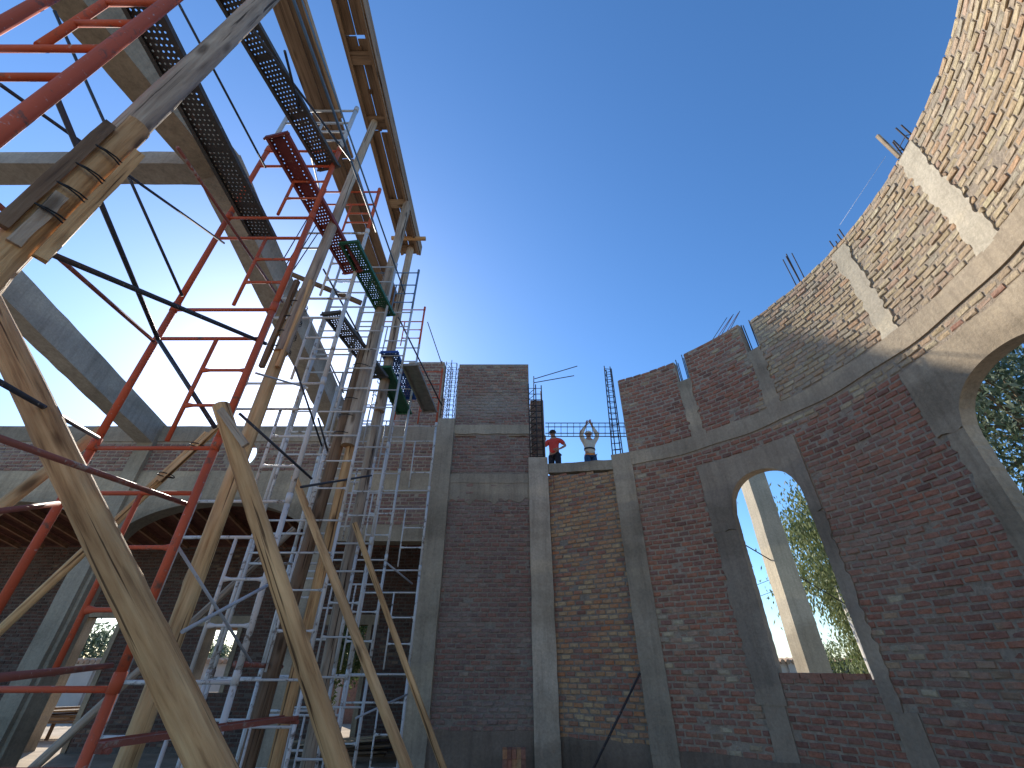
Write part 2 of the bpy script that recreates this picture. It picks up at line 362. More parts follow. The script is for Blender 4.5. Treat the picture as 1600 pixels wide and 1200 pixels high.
def lay(parent, mp, s0, s1, z0, ztopf, blocked, mat_, course=.08, blen=.172, joint=.019, nsingle=300, name="brick"):
    """lays every brick of a wall; the largest-looking ones become single objects, the rest one part"""
    ht = course - .0225; whole = []; cut = []
    row = 0; z = z0
    while True:
        zc = z + course / 2
        segs = [(s0, s1)]
        for (a, b, lo, hi) in blocked:
            if hi > z + .02 and lo < z + course - .02:
                ns = []
                for p, q in segs:
                    if b <= p or a >= q: ns.append((p, q))
                    else:
                        if a > p: ns.append((p, a))
                        if b < q: ns.append((b, q))
                segs = ns
        alive = False
        for p, q in segs:
            s = p + (-blen * (.5 if row % 2 else 0)) + random.uniform(-.02, .02)
            while s < q:
                L = blen + random.uniform(-.010, .010)
                a, b = max(s, p + .004), min(s + L - joint, q - .004); s += L
                if b - a < .035: continue
                mid = (a + b) / 2
                if zc + ht / 2 > ztopf(mid): continue
                alive = True
                P = mp(mid, zc, 0); q_ = px(P); size = -1
                if q_ and -40 < q_[0] < 1640 and -30 < q_[1] < 1230:
                    Nn = (mp(mid, zc, .1) - P).normalized(); dd = (P - EYE); ds = dd.length
                    size = abs(Nn.dot(dd / ds)) / (ds * ds)
                ((whole if abs((b - a) - (blen - joint)) < .02 else cut)).append((size, mid, zc, b - a))
        row += 1; z += course
        if z > 12 or (row > 3 and not alive and z > max(ztopf(s0 + .1), ztopf(s1 - .1), ztopf((s0 + s1) / 2))): break
    whole.sort(key=lambda t: -t[0])
    single = [t for t in whole[:nsingle] if t[0] > 0]; rest = whole[len(single):] + cut
    meshes = []
    if single:
        meshes = [brick_variant(k, blen - joint + (k % 3 - 1) * .006, ht, mat_).mesh(name, mat_) for k in range(9)]
    def frame(mid, zc):
        P = mp(mid, zc, 0); T = (mp(mid + .02, zc, 0) - mp(mid - .02, zc, 0)).normalized(); D = (mp(mid, zc, .1) - P).normalized()
        R = Matrix((T, D, Vector((0, 0, 1)))).transposed()
        jit = Matrix.Rotation(random.gauss(0, .017), 3, 'Y') @ Matrix.Rotation(random.gauss(0, .022), 3, 'Z')
        return Matrix.Translation(P + D * random.gauss(0, .0045) + Vector((0, 0, random.gauss(0, .003) + .012 * noise.noise(Vector((mid * 1.1, zc * 2.0, 0)))))) @ (R @ jit).to_4x4()
    for _, mid, zc, L in single:
        o = bpy.data.objects.new(name, random.choice(meshes)); o.matrix_world = frame(mid, zc); link(o, parent)
    if rest:
        mb = MB(); vs_cache = {}
        for _, mid, zc, L in rest:
            key = (round(L, 2), random.randrange(8))
            if key not in vs_cache: vs_cache[key] = brick_variant(key[1] + 31, key[0], ht, mat_)
            c = vs_cache[key]; M = frame(mid, zc); mb.add([M @ Vector(v) for v in c.v], c.f)
        o = obj("brick_courses", mb, mat_, parent); o['kind'] = 'stuff'

# ---- apse: a cylinder round AC, radius AR; s runs to the right along the inner face
AC = Vector((.228, 3.648, 0)); AR = 4.526; PH0 = 63.6; PH1 = -76.0; APT = 6.75
def S(phi): return math.radians(PH0 - phi) * AR
def amap(s, z, d):
    ph = math.radians(PH0) - s / AR; r = AR + d
    return Vector((AC.x + r * math.cos(ph), AC.y + r * math.sin(ph), z))
s_end = S(PH1)
apse = thing("apse_wall", (AC.x + AR, AC.y, 0), "curved brick apse wall with concrete bands and arched window openings, upper right part sunlit", "wall")
WINS = [(44.2, 30.3, 1.52, 3.62, 4.18), (4.7, -13.3, 1.52, 3.62, 4.2), (-41.0, -55.0, 1.52, 3.55, 4.17)]
def arch(s, a, b, spring, apex, inset=0.0):
    a += inset; b -= inset; t = (s - (a + b) / 2) / ((b - a) / 2); t = max(-1, min(1, t))
    return spring + (apex - inset - spring) * (1 - abs(t) ** 2.2) ** .5
def a_top(s):
    ph = PH0 - math.degrees(s / AR)
    if 30.5 < ph < 47.8: return APT + .10 * min(1, (47.8 - ph) / 3)
    return APT
COLS_A = [(48.2, 45.4, 0, 6.25), (31.0, 28.2, 4.4, 6.18), (7.4, 4.7, 4.4, 6.66), (-9.9, -13.2, 4.4, 6.70), (-37, -40, 4.4, 6.7), (-57, -60, 4.4, 6.7)]
SUR = [(48.7, 28.4, 4.50), (8.2, -17.5, 4.57), (-36.5, -59.5, 4.55)]      # window surrounds: left, right, top
notch = [(S(a), S(b), zt) for a, b, z_, zt in COLS_A[:2]]
def core_iv(s):
    top = a_top(s) - .01
    for a, b, zt in notch:
        if a < s < b: top = zt - .02
    for (p, q, sill, spr, apx) in WINS:
        a, b = S(p), S(q)
        if a < s < b: return [(0, sill - .06), (arch(s, a, b, spr, apx) + .02, top)]
    return [(0, top)]
ex = [S(p) for wv in WINS for p in wv[:2]] + [q for a, b, _ in notch for q in (a, b)]
mb = MB(); strips(mb, amap, cuts(0, s_end, .09, ex), core_iv, 0, .13); obj("mortar_core", mb, M_MORTAR, apse)
blocked = []
# ring beam, broken by nothing
mb = MB(); strips(mb, amap, cuts(0, s_end, .12), lambda s: [(4.80 + .012 * math.sin(s * 5), 5.06 + .014 * math.sin(s * 7 + 1))], -.022, .16)
obj("ring_beam", mb, M_CONC, apse); blocked.append((0, s_end, 4.80, 5.07))
for a, b, z0, z1 in COLS_A:
    sa, sb = S(a), S(b)
    lo, hi = 5.03, z1
    mb = MB(); ed = cuts(sa, sb, .06)
    nz = int((hi - lo) / .04); zs = [lo + (hi - lo) * i / nz for i in range(nz + 1)]
    tl = {}; tr_ = {}
    def tooth(dct, z):      # the pour fills the toothing of each brick course
        k = int(z / .08)
        if k not in dct: dct[k] = random.uniform(-.030, .022) if random.random() < .75 else random.uniform(-.05, .0)
        return dct[k] + random.uniform(-.005, .005)
    wl = [tooth(tl, z) for z in zs]; wr = [-tooth(tr_, z) for z in zs]
    for i in range(nz):
        q = []
        for j in (i, i + 1):
            q += [amap(sa + wl[j], zs[j], -.020), amap(sb + wr[j], zs[j], -.020), amap(sb + wr[j], zs[j], .15), amap(sa + wl[j], zs[j], .15)]
        mb.add(q, [(0, 1, 5, 4), (1, 2, 6, 5), (2, 3, 7, 6), (3, 0, 4, 7)] + ([(4, 5, 6, 7)] if i == nz - 1 else []))
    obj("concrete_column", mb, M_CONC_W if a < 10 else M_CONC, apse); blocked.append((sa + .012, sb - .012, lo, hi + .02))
    if hi < 6.5: blocked.append((sa - .01, sb + .01, hi, 9))
for (p, q, top), (wp, wq, sill, spr, apx) in zip(SUR, WINS):
    sa, sb, a, b = S(p), S(q), S(wp), S(wq); dr = .25 if p > 20 else -.08
    # jambs narrow below the springing, wide spandrel above: two pieces
    mb = MB(); strips(mb, amap, cuts(sa, sb, .06, (a + .012, b - .012)), lambda s: ([(arch(s, a, b, spr, apx, .012), top + .012 * math.sin(s * 11))] if a + .012 < s < b - .012 else [(spr - dr + .02 * math.sin(s * 23), top + .012 * math.sin(s * 11))]), -.028, .155)
    obj("arch_surround", mb, M_CONC if p < 10 else M_CONC_J, apse); blocked.append((sa - .006, sb + .006, spr - dr - .02, top + .015))
    wj = .355 if p > 20 else .175
    for ja, jb in ((a - wj, a + .012), (b - .012, b + (.15 if p > 20 else .175))):
        NJ = int((spr - dr - .01 - sill + .35) / .04); zs = [sill - .35 + (spr - dr - .01 - sill + .35) * i / NJ for i in range(NJ + 1)]; cq = [random.uniform(-.028, .024) for _ in range(80)]
        left = ja < a
        e_out = [cq[int(z / .08)] + random.uniform(-.005, .005) for z in zs]; e_in = [random.uniform(-.004, .004) for _ in zs]
        mb = MB()
        for i in range(NJ):
            qv = []
            for j in (i, i + 1):
                A_, B_ = (ja + e_out[j], jb + e_in[j]) if left else (ja + e_in[j], jb + e_out[j])
                qv += [amap(A_, zs[j], -.024), amap(B_, zs[j], -.024), amap(B_, zs[j], .15), amap(A_, zs[j], .15)]
            mb.add(qv, [(0, 1, 5, 4), (1, 2, 6, 5), (2, 3, 7, 6), (3, 0, 4, 7)] + ([(3, 2, 1, 0)] if i == 0 else []) + ([(4, 5, 6, 7)] if i == NJ - 1 else []))
        obj("window_jamb", mb, M_CONC if p < 10 else M_CONC_J, apse); blocked.append((ja + .012 if left else ja, jb if left else jb - .012, sill - .36, spr - dr))
    blocked.append((a, b, sill - .055, top))
    for ja, jb in ((a - .02 - .27, a - .02), (b + .02, b + .28)):   # stub columns under the sill
        mb = MB(); strips(mb, amap, cuts(ja, jb, .1), lambda s, k=sill: [(0, k - .34)], -.018, .145)
        obj("sill_column", mb, M_CONC_J, apse); blocked.append((ja - .004, jb + .004, 0, sill - .33))
    # brick-on-flat sill course
    for k in range(int((b - a) / .25) + 1):
        s_ = a + .02 + k * .247
        if s_ + .1 > b: continue
        e_ = min(s_ + .235, b - .014); mb = MB(); strips(mb, amap, [s_, e_], lambda s, k_=sill: [(k_ - .062, k_ + random.uniform(-.004, .004))], -.012, .14)
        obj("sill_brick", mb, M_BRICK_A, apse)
mb = MB(); strips(mb, amap, cuts(0, s_end, .15), lambda s: [(0, .62 + .05 * noise.noise(Vector((s * 1.3, 3, 0))))], -.02, -.004)
obj("cement_plinth", mb, M_RENDER, apse); blocked.append((0, s_end, 0, .60))
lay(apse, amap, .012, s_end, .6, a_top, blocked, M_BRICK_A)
# broken top bricks on the apse
def rebars(parent, pts, top, lean=(0, 0), r=.009, ties=0, name="rebar_bundle"):
    b = thing(name, pts[0], "", ""); del b['label']; del b['category']
    b.parent = parent; b.matrix_parent_inverse = LOC[parent.name].inverted()
    for i, p in enumerate(pts):
        p = Vector(p); tp = Vector((p.x + lean[0] + random.uniform(-.015, .015), p.y + lean[1] + random.uniform(-.015, .015), top + random.uniform(-.08, .05)))
        stick("rebar", p, tp, r, r, M_STEEL, b, 6)
    for k in range(ties):
        t = (k + .5) / ties; mb = MB(); L = len(pts)
        qs = [Vector(p).lerp(Vector((p[0] + lean[0], p[1] + lean[1], top)), t) for p in pts]
        for i in range(L): mb.tube(qs[i], qs[(i + 1) % L], r * .6, None, 5)
        obj("stirrup", mb, M_STEEL, b)
    return b
def abar(phi, d, z): return amap(S(phi), z, d)
rebars(apse, [abar(47.6, .05, 6.2), abar(46.0, .05, 6.2), abar(46.0, .12, 6.2), abar(47.6, .12, 6.2)], 6.85)
rebars(apse, [abar(30.5, .05, 6.14), abar(28.7, .05, 6.14), abar(28.7, .12, 6.14), abar(30.5, .12, 6.14)], 6.80)
rebars(apse, [abar(17.0, .1, 6.7), abar(16.0, .1, 6.7), abar(15.0, .1, 6.7), abar(16.0, .1, 6.7)], 7.5)
rebars(apse, [abar(7.0, .05, 6.6), abar(5.2, .05, 6.6), abar(5.2, .12, 6.6), abar(7.0, .12, 6.6)], 7.0, ties=1)
rebars(apse, [abar(-10.3, .05, 6.66), abar(-12.6, .05, 6.66), abar(-12.6, .12, 6.66), abar(-10.3, .12, 6.66)], 7.15, ties=1)

# ---- planar walls facing the camera
def pmap(y0):
    return lambda s, z, d: Vector((s, y0 + d, z))
Y = 8.60
XA0, XA1, XB0, XB1 = -1.75, -1.35, .315, .72
pier = thing("pier_wall", (-.5, Y, 0), "tall flat brick wall between two grey concrete columns, just right of the scaffold", "wall")
pm = pmap(Y + .07)
PT_ = 7.90
mb = MB(); strips(mb, pm, cuts(-2.62, .36, 3), lambda s: [(0, PT_ - .01)] if s > -1.33 or s < -1.80 else [(0, 6.1)], 0, .30) if False else None
strips(mb, pm, [-1.36, .36], lambda s: [(0, PT_ - .01)], 0, .30); obj("mortar_core", mb, M_MORTAR_D, pier)
bl = []
mb = MB(); n_ = 16
def colbox(name, x0, x1, y0, y1, z0, z1, m, parent, segs=18, j=.006):
    mb = MB(); zs = [z0 + (z1 - z0) * i / segs for i in range(segs + 1)]
    J = [[(random.uniform(-j, j), random.uniform(-j, j)) for _ in range(4)] for _ in zs]
    for i in range(segs):
        q = []
        for k in (i, i + 1):
            for c, (x, y) in enumerate(((x0, y0), (x1, y0), (x1, y1), (x0, y1))): q.append((x + J[k][c][0], y + J[k][c][1], zs[k]))
        mb.add(q, [(0, 1, 5, 4), (1, 2, 6, 5), (2, 3, 7, 6), (3, 0, 4, 7)] + ([(3, 2, 1, 0)] if i == 0 else []) + ([(4, 5, 6, 7)] if i == segs - 1 else []))
    return obj(name, mb, m, parent)
colbox("concrete_column", XA0, XA1, Y, Y + .40, 0, 6.32, M_CONC_D, pier)
for z0, z1, m in ((5.95, 6.18, M_CONC), (4.80, 5.0, M_CONC_D)):
    mb = MB(); strips(mb, pm, cuts(XA1 - .01, XB0 + .03, .1), lambda s, a=z0, b=z1: [(a + .02 * noise.noise(Vector((s * 4, a, 0))), b + .015 * noise.noise(Vector((s * 4, b, 9))))], -.025, .32)
    obj("concrete_band", mb, m, pier); bl.append((-3, 2, z0, z1))
mb = MB(); strips(mb, pm, cuts(XA1 - .01, XB0 + .03, .06), lambda s: [(4.42 + .22 * noise.noise(Vector((s * 6, 2, 0))), 4.82)], -.0155, .0)
obj("cement_wash", mb, M_CONC_D, pier); 
mb = MB(); strips(mb, pm, cuts(XA1 - .01, XB0 + .03, .1), lambda s: [(0, .74 + .04 * noise.noise(Vector((s * 3, 7, 0))))], -.02, -.004)
obj("cement_plinth", mb, M_RENDER, pier); bl.append((-3, 2, 0, .72))
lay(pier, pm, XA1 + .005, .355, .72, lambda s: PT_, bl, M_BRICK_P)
for x0, x1 in ((-1.30, -.86), (-.12, .30)):      # battens stuck under the upper band
    board("batten", (x0, Y + .045, 5.90), (x1, Y + .045, 5.90), .03, .02, M_PLANK_L, pier)
rebars(pier, [(-1.70, Y + .05, 6.25), (-1.42, Y + .05, 6.25), (-1.42, Y + .34, 6.25), (-1.70, Y + .34, 6.25), (-1.56, Y + .05, 6.25), (-1.56, Y + .34, 6.25)], 7.98, ties=13)
mb = MB()
for a, b in ((at(835, 592, 8.9), at(902, 572, 8.9)), (at(834, 598, 8.9), at(897, 587, 8.9))):
    o = stick("bent_bar", a, b, .011, .011, M_STEEL, pier, 6)
stick("bent_bar", at(834, 632, 8.9), at(834, 588, 8.9), .013, .013, M_STEEL, pier, 6)

short = thing("short_wall", (1.2, Y - .3, 0), "lower narrow brick wall with concrete top where two workers stand", "wall")
P0, P1 = Vector((XB1 - .03, Y + .02, 0)), Vector((1.98, 7.86, 0))
SD = (P1 - P0).normalized(); SN = Vector((-SD.y, SD.x, 0)); SLN = (P1 - P0).length
def smap(s, z, d): return P0 + SD * s + SN * d + Vector((0, 0, z))
def BTs(s): return 5.22 - .22 * s / SLN
mb = MB(); strips(mb, smap, [0, SLN], lambda s: [(0, BTs(s) - .25)], .05, .32); obj("mortar_core", mb, M_MORTAR_D, short)
mb = MB(); strips(mb, smap, cuts(0, SLN, .12), lambda s: [(BTs(s) - .20 + .012 * noise.noise(Vector((s * 5, 0, 0))), BTs(s) + .02 * noise.noise(Vector((s * 4, 5, 0))))], .02, .36); obj("top_beam", mb, M_CONC_D, short)
mb = MB(); strips(mb, smap, cuts(0, SLN, .1), lambda s: [(0, .66 + .04 * noise.noise(Vector((s * 3, 1, 0))))], .032, .046); obj("cement_plinth", mb, M_RENDER, short)
lay(short, lambda s, z, d: smap(s, z, d + .05), .01, SLN - .01, .64, lambda s: BTs(s) - .20, [(-1, 9, 0, .64)], M_BRICK_S)
colbox("concrete_column", XB0, XB1, Y - .01, Y + .38, 0, 5.36, M_CONC_B, short)
# column at the joint with the apse
cb = MB(); zs = [5.07 * i / 18 for i in range(19)]
pa, pb = amap(S(68.0), 0, -.03), amap(S(63.2), 0, -.03); nn = ((pa + pb) / 2 - AC); nn.z = 0; nn.normalize()
for i in range(18):
    q = []
    for k in (i, i + 1):
        for p in (pa, pb, pb + nn * .4, pa + nn * .4):
            q.append(p + Vector((random.uniform(-.006, .006), random.uniform(-.006, .006), zs[k])))
    cb.add(q, [(0, 1, 5, 4), (1, 2, 6, 5), (2, 3, 7, 6), (3, 0, 4, 7)] + ([(4, 5, 6, 7)] if i == 17 else []))
obj("concrete_column", cb, M_CONC_D, short)
# brick pier standing back on the column head
mb = MB(); mb.box((.56, Y + .62, 6.18), .16, .2, .87); bp = obj("pier_core", mb, M_MORTAR_D, short)
lay(short, pmap(Y + .415), .41, .71, 5.30, lambda s: 7.05, [], M_BRICK_P, nsingle=0)
rebars(short, [(.36, Y + .06, 5.33), (.66, Y + .06, 5.33), (.66, Y + .32, 5.33), (.36, Y + .32, 5.33), (.51, Y + .06, 5.33)], 7.25, ties=12, r=.013)
stick("wall_tie", smap(.15, 4.95, .01), smap(.16, 4.62, .0), .008, .008, M_RUSTRED, short, 6)

# ---- nave wall with two low arches
NY = Y + .04
nave = thing("nave_wall", (-7, NY, 0), "long brick nave wall at left with concrete bands, low arches and a round hole", "wall")
nm = pmap(NY); NT = 6.13; X0 = -17.0; X1 = XA0 + .02
HOLE = (-5.93, 5.44, .31)
AR_N = [(-16.3, -12.55, 3.55, 4.42), (-12.1, -8.3, 3.55, 4.42), (-7.85, -4.02, 3.55, 4.42)]
def niv(s):
    for a, b, sp, apx in AR_N:
        if a < s < b:
            t = (s - (a + b) / 2) / ((b - a) / 2); zb = sp + (apx - sp) * (1 - t * t) ** .5
            return zb
    if -3.60 < s < -1.76: return 3.62
    return 0
ext = [q for A in AR_N for q in A[:2]] + [-3.60, -1.76, HOLE[0] - HOLE[2], HOLE[0] + HOLE[2], -2.62]
def n_up(s):      # upper wall with the round hole
    if abs(s - HOLE[0]) < HOLE[2]:
        h = math.sqrt(HOLE[2] ** 2 - (s - HOLE[0]) ** 2); return [(5.03, HOLE[1] - h), (HOLE[1] + h, 5.76)]
    return [(5.03, 5.76)]
mb = MB(); strips(mb, nm, cuts(X0, X1, .5, ext + [HOLE[0] + HOLE[2] * math.cos(PI * k / 14) for k in range(15)]), n_up, 0, .30)
strips(mb, nm, [-3.64, X1], lambda s: [(3.9, 4.62)], 0, .3)
strips(mb, nm, [-2.62, X1], lambda s: [(6.0, 7.94)], 0, .3); obj("mortar_core", mb, M_MORTAR, nave)
mb = MB(); strips(mb, nm, cuts(X0, X1, .2), lambda s: [(5.75 + .012 * noise.noise(Vector((s * 3, 0, 0))), NT + .015 * noise.noise(Vector((s * 2, 4, 0))))], -.02, .33); obj("top_beam", mb, M_CONC_D, nave)
mb = MB()
strips(mb, nm, cuts(X0, X1, .12, ext), lambda s: [(max(4.60 if s > -3.6 else 0, niv(s) if s < -3.6 else 4.60), 5.05 + .012 * noise.noise(Vector((s * 3, 9, 0))))], -.016, .32)
strips(mb, nm, [-3.60, X1], lambda s: [(3.62, 3.93)], -.02, .32)
obj("arched_beam", mb, M_CONC, nave)
for a, b, sp, apx in AR_N:      # cement lip round each arch
    mb = MB(); strips(mb, nm, cuts(a - .0, b + .0, .1), lambda s: [(niv(min(max(s, a + 1e-4), b - 1e-4)) - .02, niv(min(max(s, a + 1e-4), b - 1e-4)) + .07)], -.03, .30); obj("arch_lip", mb, M_CONC_D, nave)
blk = [(X0, X1, 0, 5.06), (X0, X1, 5.74, 6.14), (HOLE[0] - HOLE[2] - .02, HOLE[0] + HOLE[2] + .02, HOLE[1] - HOLE[2] * .7, HOLE[1] + HOLE[2] * .7), (HOLE[0] - .2, HOLE[0] + .2, HOLE[1] - HOLE[2] - .02, HOLE[1] + HOLE[2] + .02)]
def n_top(s): return 7.94 if s > -2.62 else 6.0
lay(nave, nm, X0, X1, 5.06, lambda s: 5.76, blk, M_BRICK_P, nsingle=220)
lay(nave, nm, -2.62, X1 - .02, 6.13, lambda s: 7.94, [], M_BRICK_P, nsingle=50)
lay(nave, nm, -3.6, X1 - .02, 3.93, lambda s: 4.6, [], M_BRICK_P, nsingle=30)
for x in (-12.32, -8.08, -3.80):
    colbox("concrete_column", x - .17, x + .17, NY - .10, NY + .34, 0, 6.0, M_CONC_D, nave)

# ---- porch behind the arches
porch = thing("porch_wall", (-8, 12.2, 0), "dark brick wall inside the porch with bright door and window openings", "wall")
PW = 12.2; OPN = [(-10.75, -9.85, 0, 2.62), (-7.58, -6.82, 1.08, 2.42), (-4.45, -3.62, .0, 2.45)]
def piv(s):
    for a, b, lo, hi in OPN:
        if a < s < b: return [(0, lo), (hi, 4.3)]
    return [(0, 4.3)]
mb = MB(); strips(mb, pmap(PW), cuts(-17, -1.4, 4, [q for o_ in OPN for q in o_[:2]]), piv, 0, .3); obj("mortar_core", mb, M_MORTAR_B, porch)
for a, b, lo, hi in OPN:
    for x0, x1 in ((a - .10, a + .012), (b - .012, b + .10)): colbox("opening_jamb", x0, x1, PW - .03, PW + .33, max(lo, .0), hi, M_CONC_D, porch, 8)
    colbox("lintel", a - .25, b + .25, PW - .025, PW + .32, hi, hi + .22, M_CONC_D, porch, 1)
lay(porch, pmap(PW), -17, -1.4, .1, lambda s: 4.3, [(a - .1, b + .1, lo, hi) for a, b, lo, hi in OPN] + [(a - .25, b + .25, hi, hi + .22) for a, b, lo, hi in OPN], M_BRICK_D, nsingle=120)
mb = MB(); strips(mb, lambda s, z, d: Vector((-1.4 + d, s, z)), [9.0, 12.2], lambda s: [(0, 4.3)], 0, .25); obj("end_wall", mb, M_MORTAR_B, porch)
lay(porch, lambda s, z, d: Vector((-1.4 + d, 12.2 - s, z)), 0.02, 3.18, .1, lambda s: 4.3, [], M_BRICK_D, nsingle=0)
proof = thing("porch_roof", (-8, 10.5, 4.6), "sloping dark red board ceiling with pale rafters seen through the low arches", "roof")
za, zb = 4.97, 4.30
for k in range(58):
    x = -17 + k * .27
    if x > -1.6: break
    board("ceiling_board", (x + .13, 8.95, za + .07), (x + .13, 12.5, zb + .07), .262, .025, M_CEIL, proof)
for k in range(24):
    x = -16.8 + k * .66
    if x > -1.6: break
    board("rafter", (x, 8.96, za), (x, 12.19, zb + .015), .06, .10, M_RAFT, proof)

# ------------------------------------------------------------------ concrete roof frame of the nave
def beam(name, p0, p1, wd, th, m, label):
    o = board(name, p0, p1, wd, th, m, None, segs=26, jit=.007); return tag(o, label, "concrete beam")
kx = -3.80
beam("concrete_rafter", (kx, 8.75, 5.90), (kx, 3.02, 7.00), .36, .50, M_CONC_G, "long grey concrete rafter sloping up behind the scaffold, hiding the sun")
beam("concrete_rafter", (kx, 3.10, 6.98), (-4.85, -1.2, 7.18), .36, .50, M_CONC_D, "wide concrete roof beam crossing the upper left corner behind the red tubes")
beam("concrete_rafter", (-8.1, 8.75, 5.90), (-8.1, 2.6, 7.06), .36, .52, M_CONC_G, "grey concrete rafter at far left ending on the nave wall top")
beam("concrete_purlin", (kx - .18, 3.1, 6.98), (-13, 3.1, 7.0), .28, .27, M_CONC_G, "level concrete tie beam between the two rafters at upper left")

# ------------------------------------------------------------------ scaffold frames
LEV = [.06, 1.52, 2.97, 4.35, 5.70, 7.05, 8.10]
WORD = ["lowest", "second", "third", "fourth", "fifth", "topmost sixth"]
def frame(y, xl, xr, z0, z1, m, label, r=.024, off=.38, group="ladder frames of the scaffold", inner=True):
    t = thing("scaffold_section", ((xl + xr) / 2, y, z0), label, "scaffold frame", group)
    for x in (xl, xr):
        stick("leg", (x, y, z0 + .004), (x, y, z1 - .004), r, r, m, t, 12)
        stick("coupling_pin", (x, y, z1 - .05), (x, y, z1 + .05), r * 1.18, r * 1.18, m, t, 10)
    rb = r * .60
    stick("crossbar", (xl, y, z1 - .03), (xr, y, z1 - .03), rb, rb, m, t, 8)
    h = z1 - z0
    stick("crossbar", (xl, y, z1 - .37), (xr, y, z1 - .37), rb, rb, m, t, 8)
    if inner:
        xi = xr - off
        stick("ladder_post", (xi, y, z0 + .03), (xi, y, z1 - .37), rb, rb, m, t, 8)
        for k in (1, 2):
            zz = z1 - .37 - k * (h - .37) / 3
            L = xr - xi; rr = rb * .85; ga = .07; prof = [(0, rr * 2.2), (ga, rr), (L - ga, rr), (L, rr * 2.2)]
            mb = MB(); vs = []; nn_ = 8
            for zz_, rq in prof:
                for q in range(nn_):
                    a = 2 * PI * q / nn_; vs.append((xi + zz_, y + math.cos(a) * rr * .9, zz + math.sin(a) * rq))
            mb.add(vs, [(q + nn_ * c, q + nn_ * (c + 1), (q + 1) % nn_ + nn_ * (c + 1), (q + 1) % nn_ + nn_ * c) for c in range(3) for q in range(nn_)])
            obj("rung", mb, m, t, True)
    return t
W_ = .905
STACKS = [  # y, right leg x/y, left leg x/y or None, colours per lift, text
    (2.90, -.761, None, [M_RED, M_RED, M_RED, M_RED, M_RED, M_PALE], "the long red stack left of centre", .027),
    (4.125, -.535, None, [M_WHITE, M_WHITE, M_WHITE, M_WHITE, M_WHITE, M_RED], "the white stack right behind the red one", .026),
    (5.35, -.415, None, [M_WHITE, M_WHITE, M_WHITE, M_PALE, M_PALE], "the third stack back, behind the leaning logs", .023),
    (4.78, -.402, None, [M_WHITE, M_WHITE, M_WHITE, M_WHITE, M_PALE], "the slim stack standing just before the twin props", .018),
    (6.40, -.349, None, [M_WHITE, M_WHITE, M_WHITE, M_PALE], "the fourth stack back, left of the twin props", .024),
    (5.85, -.322, None, [M_WHITE, M_WHITE, M_WHITE, M_PALE, M_PALE, M_BLUE], "the tall stack with a blue top", .020),
    (6.90, -.282, None, [M_WHITE, M_WHITE, M_WHITE, M_PALE, M_PALE, M_RED], "the stack with a red top beside the sky", .021),
    (7.75, -.2045, -.318, [M_WHITE, M_WHITE, M_WHITE, M_WHITE, M_RED], "the last stack, next to the grey column", .022),
]
cname = {M_RUSTRED.name: "rusty faded", M_RED.name: "red", M_PALE.name: "pale grey", M_WHITE.name: "white", M_BLUE.name: "dark blue"}
for (y, ar, al, cols, text, r) in STACKS:
    xr = ar * y; xl = al * y if al else xr - W_
    for k, m in enumerate(cols):
        frame(y, xl, xr, LEV[k], LEV[k + 1], m, "%s scaffold section, %s lift of %s" % (cname[m.name], WORD[k], text), r)
# near frame cut by the upper left corner
t = thing("scaffold_section", (-2.7, 1.0, 3.0), "red scaffold frame filling the upper left corner, closest to the camera", "scaffold frame", "ladder frames of the scaffold")
xr_, xi_, xl_ = -2.335, -2.757, -3.20; yy = 1.0
for x in (xr_, xl_): stick("leg", (x, yy, .05), (x, yy, 6.4), .036, .036, M_RED, t, 14)
stick("ladder_post", (xi_, yy, 4.6), (xi_, yy, 6.2), .024, .024, M_RED, t, 10)
for zz, a in ((4.20, xl_), (4.57, xl_), (4.96, xi_), (5.33, xi_), (2.75, xl_)): stick("crossbar", (a, yy, zz), (xr_, yy, zz), .021, .021, M_RED, t, 10)
lb = MB(); c_ = Vector((xr_, yy, 5.42))
for k in range(6):
    a0 = math.radians(-150 + k * 20); a1 = a0 + math.radians(20); rr = .0375
    lb.add([c_ + Vector((rr * math.cos(a0), rr * math.sin(a0), -.09)), c_ + Vector((rr * math.cos(a1), rr * math.sin(a1), -.09)), c_ + Vector((rr * math.cos(a1), rr * math.sin(a1), .09)), c_ + Vector((rr * math.cos(a0), rr * math.sin(a0), .09))], [(0, 1, 2, 3)])
obj("sticker", lb, M_STICKER, t)

